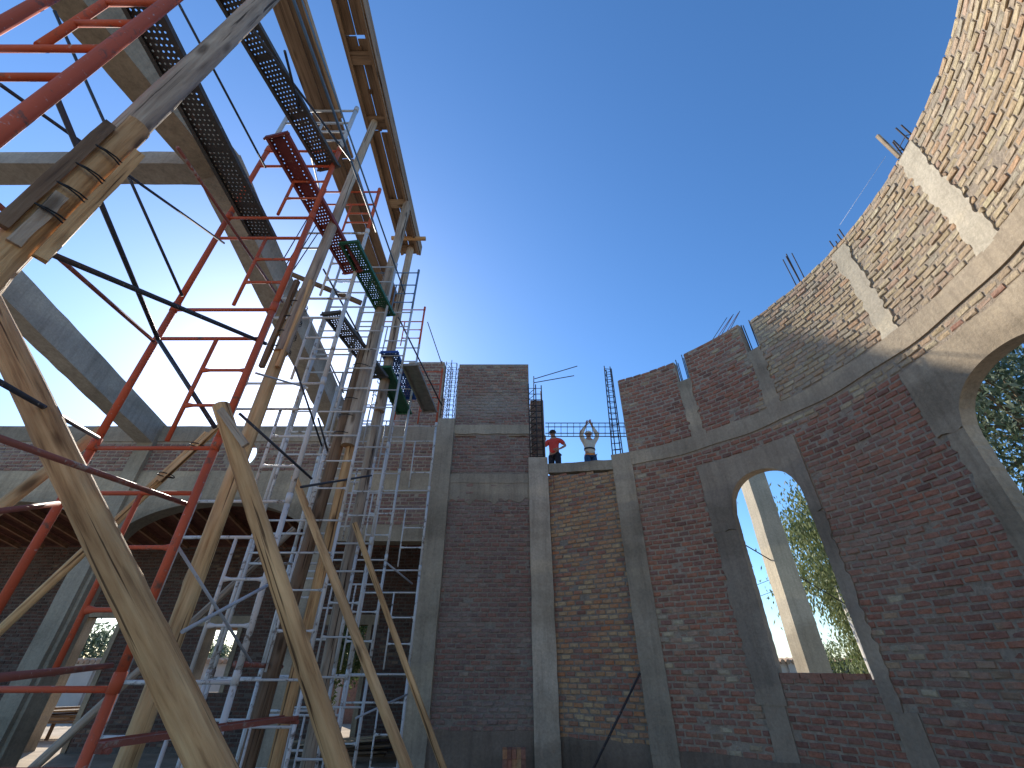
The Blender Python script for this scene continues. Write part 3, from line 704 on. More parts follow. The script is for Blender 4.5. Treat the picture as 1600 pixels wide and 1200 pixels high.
# ------------------------------------------------------------------ braces
BR = [  # (u,v,y)->(u,v,y), radius, material, label
    ((85, 17, 1.2), (285, 463, 2.8), .012, M_DARK, "thin dark brace from the upper left beam down to the red scaffold leg"),
    ((82, 138, 1.1), (247, 530, 2.75), .017, M_DARK, "brace falling steeply from the near red tube to the red crossbar joint"),
    ((247, 530, 2.8), (336, 668, 3.0), .017, M_DARK, "short dark brace running into the weathered log head"),
    ((0, 132, 1.05), (350, 380, 2.8), .011, M_DARK, "thin rod crossing the upper left sky from edge to red ladder"),
    ((-20, 305, 1.3), (240, 533, 2.85), .015, M_RUSTRED, "reddish brace from the left edge to the red leg joint"),
    ((-20, 355, 1.3), (415, 537, 3.0), .018, M_DARK, "long dark brace crossing the red ladder frame halfway up"),
    ((278, 3, 1.3), (415, 262, 2.85), .012, M_DARK, "dark rod between the perforated decks over open sky"),
    ((392, 42, 1.5), (548, 250, 2.9), .013, M_DARK, "dark brace passing behind the wide wooden plank"),
    ((457, -5, 1.3), (588, 362, 4.1), .016, M_BLUE, "blue brace along the right edge of the wide plank"),
    ((470, -5, 1.3), (633, 460, 4.1), .010, M_BLUE, "thin blue rod beside the wide plank, right of the thicker one"),
    ((445, 80, 1.6), (502, 308, 4.1), .013, M_DARK, "steep dark rod left of the wide wooden plank"),
    ((277, 230, 1.8), (441, 472, 4.1), .014, M_RUSTRED, "rusty rod lying along the underside of the long rafter"),
    ((-20, 586, 1.6), (153, 684, 2.85), .015, M_DARK, "brace behind the big log ending at the red joint"),
    ((-20, 678, 1.5), (292, 788, 2.9), .015, M_RUSTRED, "red brace tube crossing the big log at mid height"),
    ((-20, 801, 1.7), (90, 787, 2.3), .014, M_RUSTRED, "brown rod tied to the left red leg"),
    ((374, 646, 3.1), (487, 748, 4.0), .012, M_DARK, "dark brace in front of the round wall hole"),
    ((470, 761, 4.2), (580, 743, 5.3), .013, M_DARK, "nearly level dark rod between the twin props"),
    ((285, 987, 3.0), (432, 907, 4.1), .013, M_PALE, "pale tube rising across the first white frame"),
    ((275, 850, 3.0), (392, 1034, 4.1), .010, M_PALE, "thin grey brace crossing the white frame above the small window"),
    ((-20, 1061, 1.6), (174, 1040, 2.85), .014, M_RUSTRED, "reddish tube ending at the red leg low on the left"),
    ((622, 495, 5.9), (690, 633, 7.7), .015, M_DARK, "dark brace running down to the grey column head"),
    ((668, 503, 6.9), (690, 568, 7.7), .010, M_DARK, "thin rod from the red scaffold top to the brick wall top"),
    ((505, 420, 4.2), (566, 532, 5.3), .013, M_DARK, "dark brace above the small perforated deck"),
    ((481, 492, 4.2), (537, 614, 5.3), .011, M_PALE, "grey rod crossing the sun glare beside the rafter"),
    ((400, 583, 3.0), (480, 606, 4.1), .010, M_PALE, "small rod crossing the glare left of the rafter"),
    ((461, 573, 3.4), (503, 697, 4.3), .010, M_DARK, "steep thin rod ending above the wooden brace head"),
    ((497, 653, 4.2), (512, 705, 4.6), .011, M_DARK, "short black brace end beside the twin props"),
    ((602, 878, 6.9), (644, 912, 7.7), .014, M_PALE, "pale brace in the dark doorway by the column"),
    ((556, 1122, 6.4), (636, 1085, 7.7), .013, M_PALE, "low tube across the lowest white frame by the column"),
    ((367, 1037, 4.15), (440, 1042, 5.3), .020, M_RUSTRED, "pinkish tube between two white legs low down"),
]
for a, b, r, m, lab in BR:
    tag(stick("scaffold_brace", at(*a), at(*b), r, r, m, None, 8), lab, "brace", "cross braces of the scaffold")

# ------------------------------------------------------------------ decks
def deck(p0, p1, wd, m, label, rows=6, holes=True, closed=0.0, th=.05):
    p0 = Vector(p0); p1 = Vector(p1); t = thing("scaffold_deck", p0, label, "scaffold deck", "metal decks on the scaffold")
    z = (p1 - p0); L = z.length; z.normalize(); x = Vector((0, 0, 1)).cross(z); x.normalize(); y = z.cross(x)
    M = Matrix.Translation(p0) @ Matrix((x, y, z)).transposed().to_4x4()
    mb = MB(); cell = wd / (rows + .6); nl = int(L / (cell * 1.05)); cl = L / nl
    for i in range(nl):
        for j in range(rows):
            x0 = -wd / 2 + .3 * cell + j * cell; x1 = x0 + cell; z0 = i * cl; z1 = z0 + cl
            if not holes or (i % 14 == 13) or (i / nl < closed and j in (2, 3, 4)):
                mb.add([(x0, 0, z0), (x1, 0, z0), (x1, 0, z1), (x0, 0, z1)], [(0, 1, 2, 3)]); continue
            cxx, czz = (x0 + x1) / 2, (z0 + z1) / 2; rh = .20 * min(cell, cl)
            cxx += (.12 if i % 2 else -.12) * cell
            out = [(x0, z0), (cxx, z0), (x1, z0), (x1, czz), (x1, z1), (cxx, z1), (x0, z1), (x0, czz)]
            vs = [(a, 0, b) for a, b in out] + [(cxx + rh * math.cos(math.radians(-135 + 45 * k)), 0, czz + rh * math.sin(math.radians(-135 + 45 * k))) for k in range(8)]
            mb.add(vs, [(k, (k + 1) % 8, 8 + (k + 1) % 8, 8 + k) for k in range(8)])
    for sx in (-1, 1): mb.add([(sx * wd / 2, 0, 0), (sx * (wd / 2 - .3 * cell), 0, 0), (sx * (wd / 2 - .3 * cell), 0, L), (sx * wd / 2, 0, L)], [(0, 1, 2, 3)])
    obj("deck_plate", mb, m, t, False, M)
    for sx in (-1, 1):
        b = MB(); b.box((sx * (wd / 2 + .004), -th / 2 + .01, L / 2), .004, th / 2, L / 2); b.box((sx * (wd / 2 - .012), -th + .012, L / 2), .014, .003, L / 2 - .002)
        obj("side_rail", b, m, t, False, M)
    for zz in (.012, L - .012):
        b = MB(); b.box((0, -.02, zz), wd / 2 - .003, .022, .010); obj("end_bar", b, m, t, False, M)
    for zz in (.02, L - .02):
        b = MB(); b.tube((-wd / 2 - .03, -.03, zz), (wd / 2 + .03, -.03, zz), .014, None, 8); obj("hook_tube", b, m, t, False, M)
def H(u, v, z):
    d = ray(u, v); return EYE + d * ((z - 1.6) / d.z)
deck(H(205, -25, 5.72), H(413, 370, 5.74), .27, M_DECK, "dark perforated deck crossing the upper left, largest of the decks")
deck(H(352, -20, 6.70), H(516, 263, 6.72), .25, M_DECK, "brown grey perforated deck between the near deck and the wide wooden plank")
deck(H(432, 208, 6.45), H(553, 425, 6.20), .25, M_DECKR, "dull red perforated deck with one plain section at its upper end", closed=.42)
deck(H(545, 376, 6.22), H(605, 492, 6.2), .24, M_GREEN, "green perforated deck partly hidden behind the red deck end")
deck(H(517, 486, 5.46), H(594, 588, 5.48), .24, M_DECK, "small dark perforated deck close to the sun glare")
deck(H(597, 571, 5.62), H(632, 645, 5.6), .26, M_GREEN, "solid green deck seen from below near the pier wall", holes=False)
deck(H(608, 548, 6.08), H(639, 622, 6.05), .28, M_DBLUE, "bright blue deck beside the green one", rows=5)
deck(H(640, 568, 5.88), H(672, 642, 5.88), .27, M_PLY, "plain grey deck lying against the brick wall top", holes=False)
deck(at(150, 1162, 2.95), at(455, 1120, 4.3), .13, M_RUSTRED, "red deck lying low across the scaffold at the bottom left", holes=False, th=.03)

# ------------------------------------------------------------------ timber high up
t = thing("scaffold_plank", (-2.66, 4, 8.12), "wide wooden plank laid lengthwise on top of the scaffold frames", "plank")
board("plank_board", (-2.77, .2, 8.14), (-2.75, 4.6, 8.14), .20, .045, M_PLANK, t); board("plank_board", (-2.58, .5, 8.15), (-2.56, 3.6, 8.15), .165, .045, M_PLANK, t)
board("plank_board", (-2.76, 3.3, 8.09), (-2.72, 7.0, 8.09), .22, .045, M_PLANK, t); board("plank_board", (-2.56, 3.62, 8.13), (-2.53, 6.9, 8.13), .16, .045, M_PLANK, t)
board("edge_strip", (-2.47, .3, 8.12), (-2.46, 3.0, 8.12), .05, .08, M_PLANK_L, t)
t = thing("formwork_trough", (-2.24, 4, 9.0), "long wooden beam formwork high above, propped by tall posts", "formwork")
for k in range(5):
    y0, y1 = -.2 + k * 1.28, -.2 + (k + 1) * 1.28 - .02
    board("base_board", (-2.315, y0, 9.04), (-2.315, y1, 9.04), .165, .03, M_PLANK, t)
    board("base_board", (-2.135, y0 + .03, 9.045), (-2.135, y1, 9.045), .165, .03, M_PLANK, t)
for x, m in ((-2.42, M_PLANK), (-2.03, M_PLANK)):
    board("side_board", (x, -.2, 9.14), (x, 6.2, 9.14), .035, .28, m, t)
    board("edge_rail", (x + (.03 if x < -2.2 else -.03), -.2, 8.985), (x + (.03 if x < -2.2 else -.03), 6.15, 8.985), .05, .06, M_PLANK, t)
for yv in (1.27, 2.6, 3.47, 4.95, 6.0):
    board("cleat", (-2.40, yv, 8.99), (-2.05, yv, 8.99), .16, .045, M_PLANK_L if int(yv * 10) % 2 else M_PLANK, t)
for yv in (2.5, 3.05, 3.6):
    mb = MB(); mb.box((-2.22, yv, 9.02), .03, .035, .006); obj("nail_block", mb, M_LOG_D, t)

def ringwire(parent, c, d, r, k=1):
    """a few turns of tie wire round a post"""
    R = Vector(d).to_track_quat('Z', 'Y').to_matrix(); mb = MB()
    for q in range(k):
        pts = [Vector(c) + Vector(d).normalized() * (q * .012) + R @ Vector((r * math.cos(a), r * math.sin(a), .02 * math.sin(a + q))) for a in [2 * PI * i / 14 for i in range(14)]]
        for i in range(14): mb.tube(pts[i], pts[(i + 1) % 14], .0042, None, 5)
    obj("tie_wire", mb, M_WIRE, parent)
def post(name, label, group=None): return thing(name, (0, 0, 0), label, "timber post", group)

# A: near post, spliced
t = post("timber_prop", "thick spliced timber prop crossing the upper left corner, bound with wire and boards")
a0, a1 = at(0, 408, 1.27), at(415, 0, 1.27); dA = (a1 - a0).normalized()
LOC[t.name] = Matrix.Identity(4)
foot = a0 + dA * (-(a0.z) / dA.z)
mid = a0 + dA * .55
log("lower_log", foot, a0 + dA * 1.15, .075, .07, M_LOG, t, .004)
log("upper_log", a0 + dA * .75, a0 + dA * ((8.97 - a0.z) / dA.z), .072, .068, M_LOG_G, t, .004)
side = dA.cross(Vector((-.5, 1, 0))).normalized()
vd = (a0 - EYE).normalized(); sx = dA.cross(vd).normalized()
for off, l0, l1, m in ((.078, .15, 1.02, M_LOG_D), (-.082, .1, .98, M_LOG), (.01, .1, .45, M_LOG_G)):
    o_ = sx * off - vd * (.02 if abs(off) > .1 else .075)
    board("splint", a0 + dA * l0 + o_, a0 + dA * l1 + o_, .05, .035, m, t, up=vd, segs=6, jit=.004)
for l in (.30, .47, .63, .80): ringwire(t, a0 + dA * l, dA, .10, 2)
# B: middle prop
t = post("timber_prop", "tall tan timber prop spliced halfway up, leaning log crossing its foot")
b0 = at(213, 1150, 3.47); b1 = at(585, 190, 3.47); bm = at(470, 470, 3.47)
dB = (b1 - b0).normalized(); b0 = b0 - dB * (b0.z / dB.z)
log("lower_log", b0, bm + dB * .15, .066, .06, M_LOG_Y, t, .003, .07)
log("upper_log", bm - dB * .75 + Vector((.035, -.04, 0)), b1, .062, .052, M_LOG_G, t, .003)
for ox in (-.085, .07): board("splint", bm - dB * .95 + Vector((ox, -.06, 0)), bm + dB * .25 + Vector((ox, -.06, 0)), .045, .045, M_LOG_D if ox < 0 else M_LOG, t, segs=6, jit=.004)
for l in (-.7, -.5, -.3, -.08): ringwire(t, bm + dB * l, dB, .092, 2)
# C: twin props
t = post("timber_prop", "twin timber props bound together, darker weathered log on the left side")
c0 = at(405, 1195, 4.95); c1 = at(622, 372, 4.95); dC = (c1 - c0).normalized(); cf = c0 - dC * (c0.z / dC.z)
cm_ = c0 + dC * ((5.4 - c0.z) / dC.z)
log("dark_log", cf + Vector((-.12, 0, 0)), cm_ + Vector((-.07, 0, 0)), .078, .07, M_LOG_D, t, .003)
log("pale_log", cf + Vector((.13, .02, 0)), c0 + dC * ((4.6 - c0.z) / dC.z) + Vector((.09, .02, 0)), .058, .056, M_LOG, t, .003)
log("upper_log", c0 + dC * ((3.9 - c0.z) / dC.z) + Vector((.08, -.05, 0)), c0 + dC * ((8.96 - c0.z) / dC.z), .085, .075, M_LOG_G, t, .003, .14)
for z in (4.05, 4.3, 4.55, 5.1): ringwire(t, c0 + dC * ((z - c0.z) / dC.z), dC, .15, 2)
# D
t = post("timber_prop", "knotty timber prop right of the twin props, carrying the formwork end")
d0 = at(480, 1195, 6.0); d1 = at(642, 385, 6.0); dD = (d1 - d0).normalized(); df = d0 - dD * (d0.z / dD.z)
dm = d0 + dD * ((5.7 - d0.z) / dD.z)
log("lower_log", df, dm, .074, .07, M_LOG_G, t, .004); log("upper_log", dm - dD * .7 + Vector((.03, -.03, 0)), d0 + dD * ((8.97 - d0.z) / dD.z), .08, .07, M_LOG_G, t, .004)
for z in (5.1, 5.35, 5.6): ringwire(t, d0 + dD * ((z - d0.z) / dD.z), dD, .105, 2)
tag(log("crosspiece", at(612, 372, 5.75), at(665, 373, 5.75), .045, .042, M_LOG, None, 0, .05), "short round crosspiece nailed on the props under the formwork end", "timber")

def leaner(u0, v0, t0, u1, v1, t1, r0, r1, m, label, head=0.0, bend=.0014):
    p0, p1 = pt(u0, v0, t0), pt(u1, v1, t1); d = (p1 - p0).normalized()
    e = p1 + d * max(0.0, (p1.z - .02) / max(.05, -d.z)) if d.z < 0 else p1
    if (e - p0).length > 9: e = p1 + d * 2
    rr = r1 + (r1 - r0) * ((e - p1).length / (p1 - p0).length) * .3
    return tag(log("leaning_log", e, p0 - d * head, rr, r0, m, None, bend), label, "log", "raking logs bracing the props")
leaner(-30, 452, 2.75, 333, 1200, 1.86, .074, .078, M_LOG, "thickest leaning log, crossing the lower left from edge to bottom", .3)
leaner(345, 634, 3.1, 530, 1200, 2.2, .053, .056, M_LOG_G if False else M_LOG, "leaning log with a grey split head in front of the tan prop", .0)
leaner(460, 745, 5.2, 636, 1200, 3.0, .040, .040, M_LOG, "slim leaning log, second from the right of the rakers", .0)
leaner(554, 818, 5.6, 692, 1200, 4.2, .035, .033, M_LOG, "slimmest leaning log, rightmost of the rakers against the grey column", .0)
leaner(158, 672, 3.4, -20, 808, 2.6, .04, .04, M_LOG_Y, "short yellow raker at the left edge behind the thickest log", .0)
t = thing("spliced_raker", (0, 0, 0), "yellow raker with slats tied at its upper end, passing behind the thickest log", "log", "raking logs bracing the props"); LOC[t.name] = Matrix.Identity(4)
q0, q1 = pt(336, 672, 3.95), pt(-20, 1003, 3.0); dq = (q1 - q0).normalized()
log("pole", q1 + dq * 1.5, q0 + dq * .05, .034, .032, M_LOG_Y, t, .006)
for k, o_ in enumerate((Vector((.05, -.03, .035)), Vector((-.035, -.03, -.045)))): board("slat", q0 + o_, q0 + dq * .62 + o_, .034, .032, M_LOG_Y, t, segs=4, jit=.003)
for l in (.18, .5): ringwire(t, q0 + dq * l, dq, .058, 2)
leaner(460, 826, 5.6, 150, 1110, 4.1, .038, .04, M_LOG_G, "grey raker low on the left, running behind the white frame", .0)
tag(log("leaning_log", at(565, 474, 6.9), at(452, 427, 6.1), .06, .05, M_LOG_D, None), "short dark pole slanting between the scaffold stacks near the sun glare", "log", "raking logs bracing the props")
board("batten", at(344, 640, 2.62), at(384, 696, 2.62), .022, .045, M_LOG_G); bb = bpy.context.scene.objects[-1]
for o in COL.objects:
    if o.name.startswith("batten") and o.parent is None: tag(o, "grey batten nailed along the split log head", "batten")

# ------------------------------------------------------------------ rebar cages standing free
def cage(name, pts_fn, n, r, label, ties):
    t = thing(name, pts_fn(0)[0], label, "rebar cage")
    A_, B_ = pts_fn(0), pts_fn(1)
    for p, q in zip(A_, B_): stick("rebar", p, q, r, r, M_STEEL, t, 6)
    for k in range(ties):
        f = (k + .5) / ties; qs = [p.lerp(q, f) for p, q in zip(A_, B_)]; mb = MB()
        for i in range(4): mb.tube(qs[i], qs[(i + 1) % 4], r * .6, None, 5)
        obj("stirrup", mb, M_STEEL, t)
cage("rebar_beam_cage", lambda f: [at(852 + 128 * f, v, y) + Vector((0, 0, 0)) for v, y in ((661, 8.3), (667, 8.55), (682, 8.55), (677, 8.3))], 4, .010, "long level rebar cage strung across the gap above the workers", 13)
cage("rebar_column_cage", lambda f: [at(u0 + (u1 - u0) * f, v0 + (v1 - v0) * f, y) for u0, v0, u1, v1, y in ((958, 719, 944, 572, 8.0), (971, 718, 953, 573, 8.0), (974, 716, 955, 576, 8.15), (963, 717, 947, 578, 8.15))], 4, .012, "tall leaning rebar cage standing on the column left of the apse", 16)
t = thing("starter_bars", at(450, 412, 3.9), "cluster of thin bars rising from the long grey rafter, left of the sun", "rod bundle")
for a, b in (((441, 408), (480, 342)), ((447, 414), (487, 350)), ((453, 419), (494, 352)), ((459, 421), (497, 364))): stick("rod", at(*a, 3.9), at(*b, 3.9), .007, .007, M_STEEL, t, 6)
t = thing("rebar_offcuts", amap(S(34), 6.8, .1), "loose bundle of rods leaning over the apse top", "rod bundle")
for k in range(5):
    u0, v0 = 1110 + k * 6, 536 - k * 2; u1, v1 = 1136 + k * 5 + (k % 2) * 3, 496 - k * 2.5
    stick("rod", at(u0, v0, 6.6), at(u1, v1, 6.3), .006, .006, M_RUSTRED if k % 2 else M_STEEL, t, 6)
tag(board("wood_batten", at(1371, 212, 2.9), at(1406, 246, 2.9), .035, .035, M_PLANK_L), "pale wooden batten sticking out from the apse top", "batten")
tag(stick("steel_rod", at(1000, 1052, 7.55), at(925, 1205, 7.2), .016, .016, M_STEEL, None, 8), "dark steel rod leaning against the short brick wall", "rod")
tag(stick("string_line", at(1384, 244, 3.0), at(1312, 352, 3.9), .002, .002, M_STICKER, None, 5), "thin mason's string along the apse top", "string")
t = thing("brick_stack", (.02, 7.9, 0), "small stack of red bricks at the foot of the tall columns", "brick stack")
BRS = MB(); BRS.box((0, 0, 0), .03, .115, .05); bme = BRS.mesh("brick", M_BRICK_S)
for k in range(5):
    for j in range(6):
        o = bpy.data.objects.new("brick", bme); o.location = (-.13 + k * .066, 7.9 + random.uniform(-.01, .01), .052 + j * .104); o.rotation_euler = (0, random.uniform(-.03, .03), random.uniform(-.05, .05)); link(o, t)

# ------------------------------------------------------------------ outside
t = thing("boundary_wall", (0, 20, 0), "cream boundary wall with a clay tile coping beyond the openings", "wall")
mb = MB(); mb.box((0, 20.1, .85), 45, .1, .85); obj("wall_face", mb, M_CREAM, t)
for k in range(16):
    x = -30 + k * 3.4; mb = MB(); mb.box((x, 19.97, .9), .14, .06, .9); obj("pilaster", mb, M_CREAM, t)
mb = MB()
for k in range(420):
    x = -45 + k * .215; mb.tube((x, 19.86, 1.73), (x, 20.34, 1.80 + random.uniform(-.01, .01)), .09, .075, 7)
o = obj("coping_tiles", mb, M_TILE, t); o['kind'] = 'stuff'
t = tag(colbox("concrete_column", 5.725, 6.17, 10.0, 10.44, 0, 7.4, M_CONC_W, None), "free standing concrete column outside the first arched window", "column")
t.rotation_euler = (0, 0, 0)
tag(stick("utility_post", (8.9, 12.6, 0), (8.75, 12.6, 3.4), .16, .12, M_CREAM, None, 10), "pale post in front of the yellow green tree", "post")
tag(stick("cable", at(1148, 842, 9.6), at(1340, 955, 11.5), .012, .012, M_CABLE, None, 6), "black cable crossing behind the first arched window", "cable")
for k, (a, b) in enumerate((((1205, 905, 16), (1235, 893, 16)), ((1205, 925, 16), (1240, 912, 16)))):
    tag(stick("power_line", at(*a) + (at(*a) - at(*b)) * 6, at(*b) + (at(*b) - at(*a)) * 9, .008, .008, M_CABLE, None, 5), ("upper" if k == 0 else "lower") + " faint power line seen in the window sky", "cable")
# added unseen tower, its top edge shaped to cast the slanting apse shade
t = thing("added_shade_tower", (-3.9, 18.7, 0), "added unseen tower behind the pier wall, shaped to throw shade on the apse", "tower")
mb = MB(); mb.box((-4.37, 18.7, 6.78), .63, 1.0, 6.78); obj("shaft", mb, M_BRICK_P, t)
pr = [(-5.0, 13.56), (-3.74, 13.56), (-3.74, 14.9), (-3.77, 14.9), (-3.86, 14.62), (-3.98, 14.42), (-4.3, 14.05), (-4.62, 13.83), (-5.0, 13.62)]
mb = MB(); n_ = len(pr); mb.add([(x, 18.0, z) for x, z in pr] + [(x, 18.35, z) for x, z in pr], [tuple(range(n_)), tuple(range(2 * n_ - 1, n_ - 1, -1))] + [((k + 1) % n_, k, n_ + k, n_ + (k + 1) % n_) for k in range(n_)]); obj("shade_edge", mb, M_BRICK_P, t)
mb = MB(); mb.box((-5.45, 18.7, 6.4), .44, .8, 6.4); obj("shade_side_block", mb, M_BRICK_P, t)

def tree(loc, ht, crown, rx, rz, nl, lm, ls, label, cat="tree", trunk=.16, droop=.4, name="tree", clumps=26, seed=1):
    rnd = random.Random(seed); t = thing(name, loc, label, cat); loc = Vector(loc)
    C0 = loc + Vector((0, 0, crown)); tk = MB(); cl = []
    top = loc + Vector((rnd.uniform(-.3, .3), rnd.uniform(-.3, .3), crown + rz * .4))
    m1 = loc.lerp(top, .5) + Vector((rnd.uniform(-.2, .2), 0, 0))
    tk.tube(loc, m1, trunk, trunk * .75, 9); tk.tube(m1, top, trunk * .75, trunk * .25, 9)
    for k in range(clumps):
        while True:
            q = Vector((rnd.uniform(-1, 1), rnd.uniform(-1, 1), rnd.uniform(-1, 1)))
            if .25 < q.length < 1: break
        c = C0 + Vector((q.x * rx, q.y * rx, q.z * rz)); cl.append((c, rnd.uniform(.28, .62) * rx * .75))
        if k % 2 == 0:
            s_ = m1.lerp(top, rnd.random()); tk.tube(s_, c, trunk * .22, trunk * .06, 6)
    obj("trunk", tk, M_BARK, t)
    mb = MB()
    for k in range(nl):
        c, r = cl[rnd.randrange(len(cl))]
        q = Vector((rnd.gauss(0, .5), rnd.gauss(0, .5), rnd.gauss(0, .5) - droop * abs(rnd.gauss(0, .5)))) * r
        p = c + q; d = Vector((rnd.uniform(-1, 1), rnd.uniform(-1, 1), rnd.uniform(-1, .4) - droop)).normalized()
        s_ = d.cross(Vector((rnd.uniform(-1, 1), rnd.uniform(-1, 1), rnd.uniform(-1, 1))))
        if s_.length < .01: continue
        s_.normalize(); l = ls * rnd.uniform(.7, 1.4); wd = l * .17
        mb.add([p, p + d * l * .5 + s_ * wd, p + d * l, p + d * l * .5 - s_ * wd], [(0, 1, 2, 3)])
    o = obj("crown", mb, lm, t); o['kind'] = 'stuff'
    return t
tree((9.9, 13.2, 0), 6, 4.1, 1.9, 2.7, 30000, M_LEAF_Y, .13, "drooping yellow green tree behind the free standing column", trunk=.12, droop=1.2, clumps=44, seed=3)
tree((11.2, 8.0, 0), 9, 6.1, 3.3, 3.7, 34000, M_LEAF_S, .14, "large grey green tree filling the second arched window", trunk=.25, droop=.6, clumps=70, seed=5)
tree((13.5, 19, 0), 4, 1.8, 1.9, 1.4, 9000, M_LEAF_Y, .13, "low yellow green shrubbery past the yellow green tree", trunk=.08, seed=6)
tree((-20.6, 24, 0), 4, 2.1, 1.9, 1.0, 7000, M_LEAF_S, .2, "hazy tree over the boundary wall in the left doorway", seed=8)
tree((-14.8, 25, 0), 3, 1.8, 1.6, .75, 5000, M_LEAF_S, .2, "hazy tree over the boundary wall in the small porch window", seed=9)
tree((-5.2, 15.0, 0), 4, 2.2, .85, 1.5, 9000, M_LEAF_G, .12, "green bush outside the doorway behind the scaffold", cat="bush", name="bush", trunk=.06, seed=10)
tree((9.2, 27, 0), 5, 2.2, 1.6, 1.3, 3000, M_LEAF_S, .25, "small far tree left of the free standing column", seed=12)
t = thing("lumber_stack", (-12.6, 14.6, 0), "untidy stack of planks outside the left doorway", "lumber")
for k in range(14):
    x0 = -13.6 + random.uniform(-.3, .3); z = .35 + (k // 4) * .09; yv = 14.2 + (k % 4) * .22
    board("plank", (x0, yv, z), (x0 + random.uniform(1.6, 2.6), yv + random.uniform(-.2, .2), z + random.uniform(-.02, .12)), .16, .035, M_PLANK_L if k % 3 else M_PLANK, t)
for x in (-13.2, -12.0):
    for yv in (14.2, 14.9): board("trestle_leg", (x, yv, 0), (x, yv, .34), .06, .06, M_LOG_D, t)
t = thing("plank_pile", (-3.4, 11.2, 0), "dark pile of boards on the porch floor behind the scaffold", "lumber")
for k in range(12): board("plank", (-4.4 + random.uniform(-.2, .2), 10.9 + (k % 3) * .22, .1 + (k // 3) * .07), (-2.6 + random.uniform(-.2, .2), 11.0 + (k % 3) * .22, .1 + (k // 3) * .07 + random.uniform(0, .1)), .17, .03, M_PLANK_L if k > 8 else M_LOG_D, t)
t = thing("porch_post", (-7.4, 13.6, 0), "yellowish timber post under the eave outside the small porch window", "post")
board("post_shaft", (-8.35, 13.5, 0), (-8.35, 13.5, 2.35), .26, .26, M_PLANK_L, t); board("eave_board", (-9.4, 13.2, 2.5), (-7.6, 13.8, 2.45), .8, .06, M_PLANK, t)

# ------------------------------------------------------------------ workers on the short wall
t = thing("work_platform", (1.6, 10.5, 0), "plank platform behind the short wall carrying the workers", "platform")
ZP = 5.50
for k in range(4): board("deck_board", (.5, 10.2 + k * .2, ZP - .02), (2.7, 10.2 + k * .2, ZP - .02), .19, .036, M_PLANK, t)
for x in (.6, 2.6):
    for yv in (10.25, 10.75): stick("support_post", (x, yv, 0), (x, yv, ZP - .045), .045, .045, M_LOG_G, t, 8)
def skinmesh(name, verts, edges, radii, mat_, parent, root=0, lev=1, M=None):
    me = bpy.data.meshes.new(name); me.from_pydata(verts, edges, []); me.update(); me.materials.append(mat_)
    o = bpy.data.objects.new(name, me)
    if M is not None: o.matrix_world = M
    link(o, parent); LOC[o.name] = M.copy() if M is not None else Matrix.Identity(4)

    sk = o.modifiers.new("skin", 'SKIN'); sk.use_smooth_shade = True

    for i, r in enumerate(radii):
        d = me.skin_vertices[0].data[i]; d.radius = r if isinstance(r, tuple) else (r, r); d.use_root = (i == root)
    sb = o.modifiers.new("sub", 'SUBSURF'); sb.levels = lev; sb.render_levels = lev
    return o
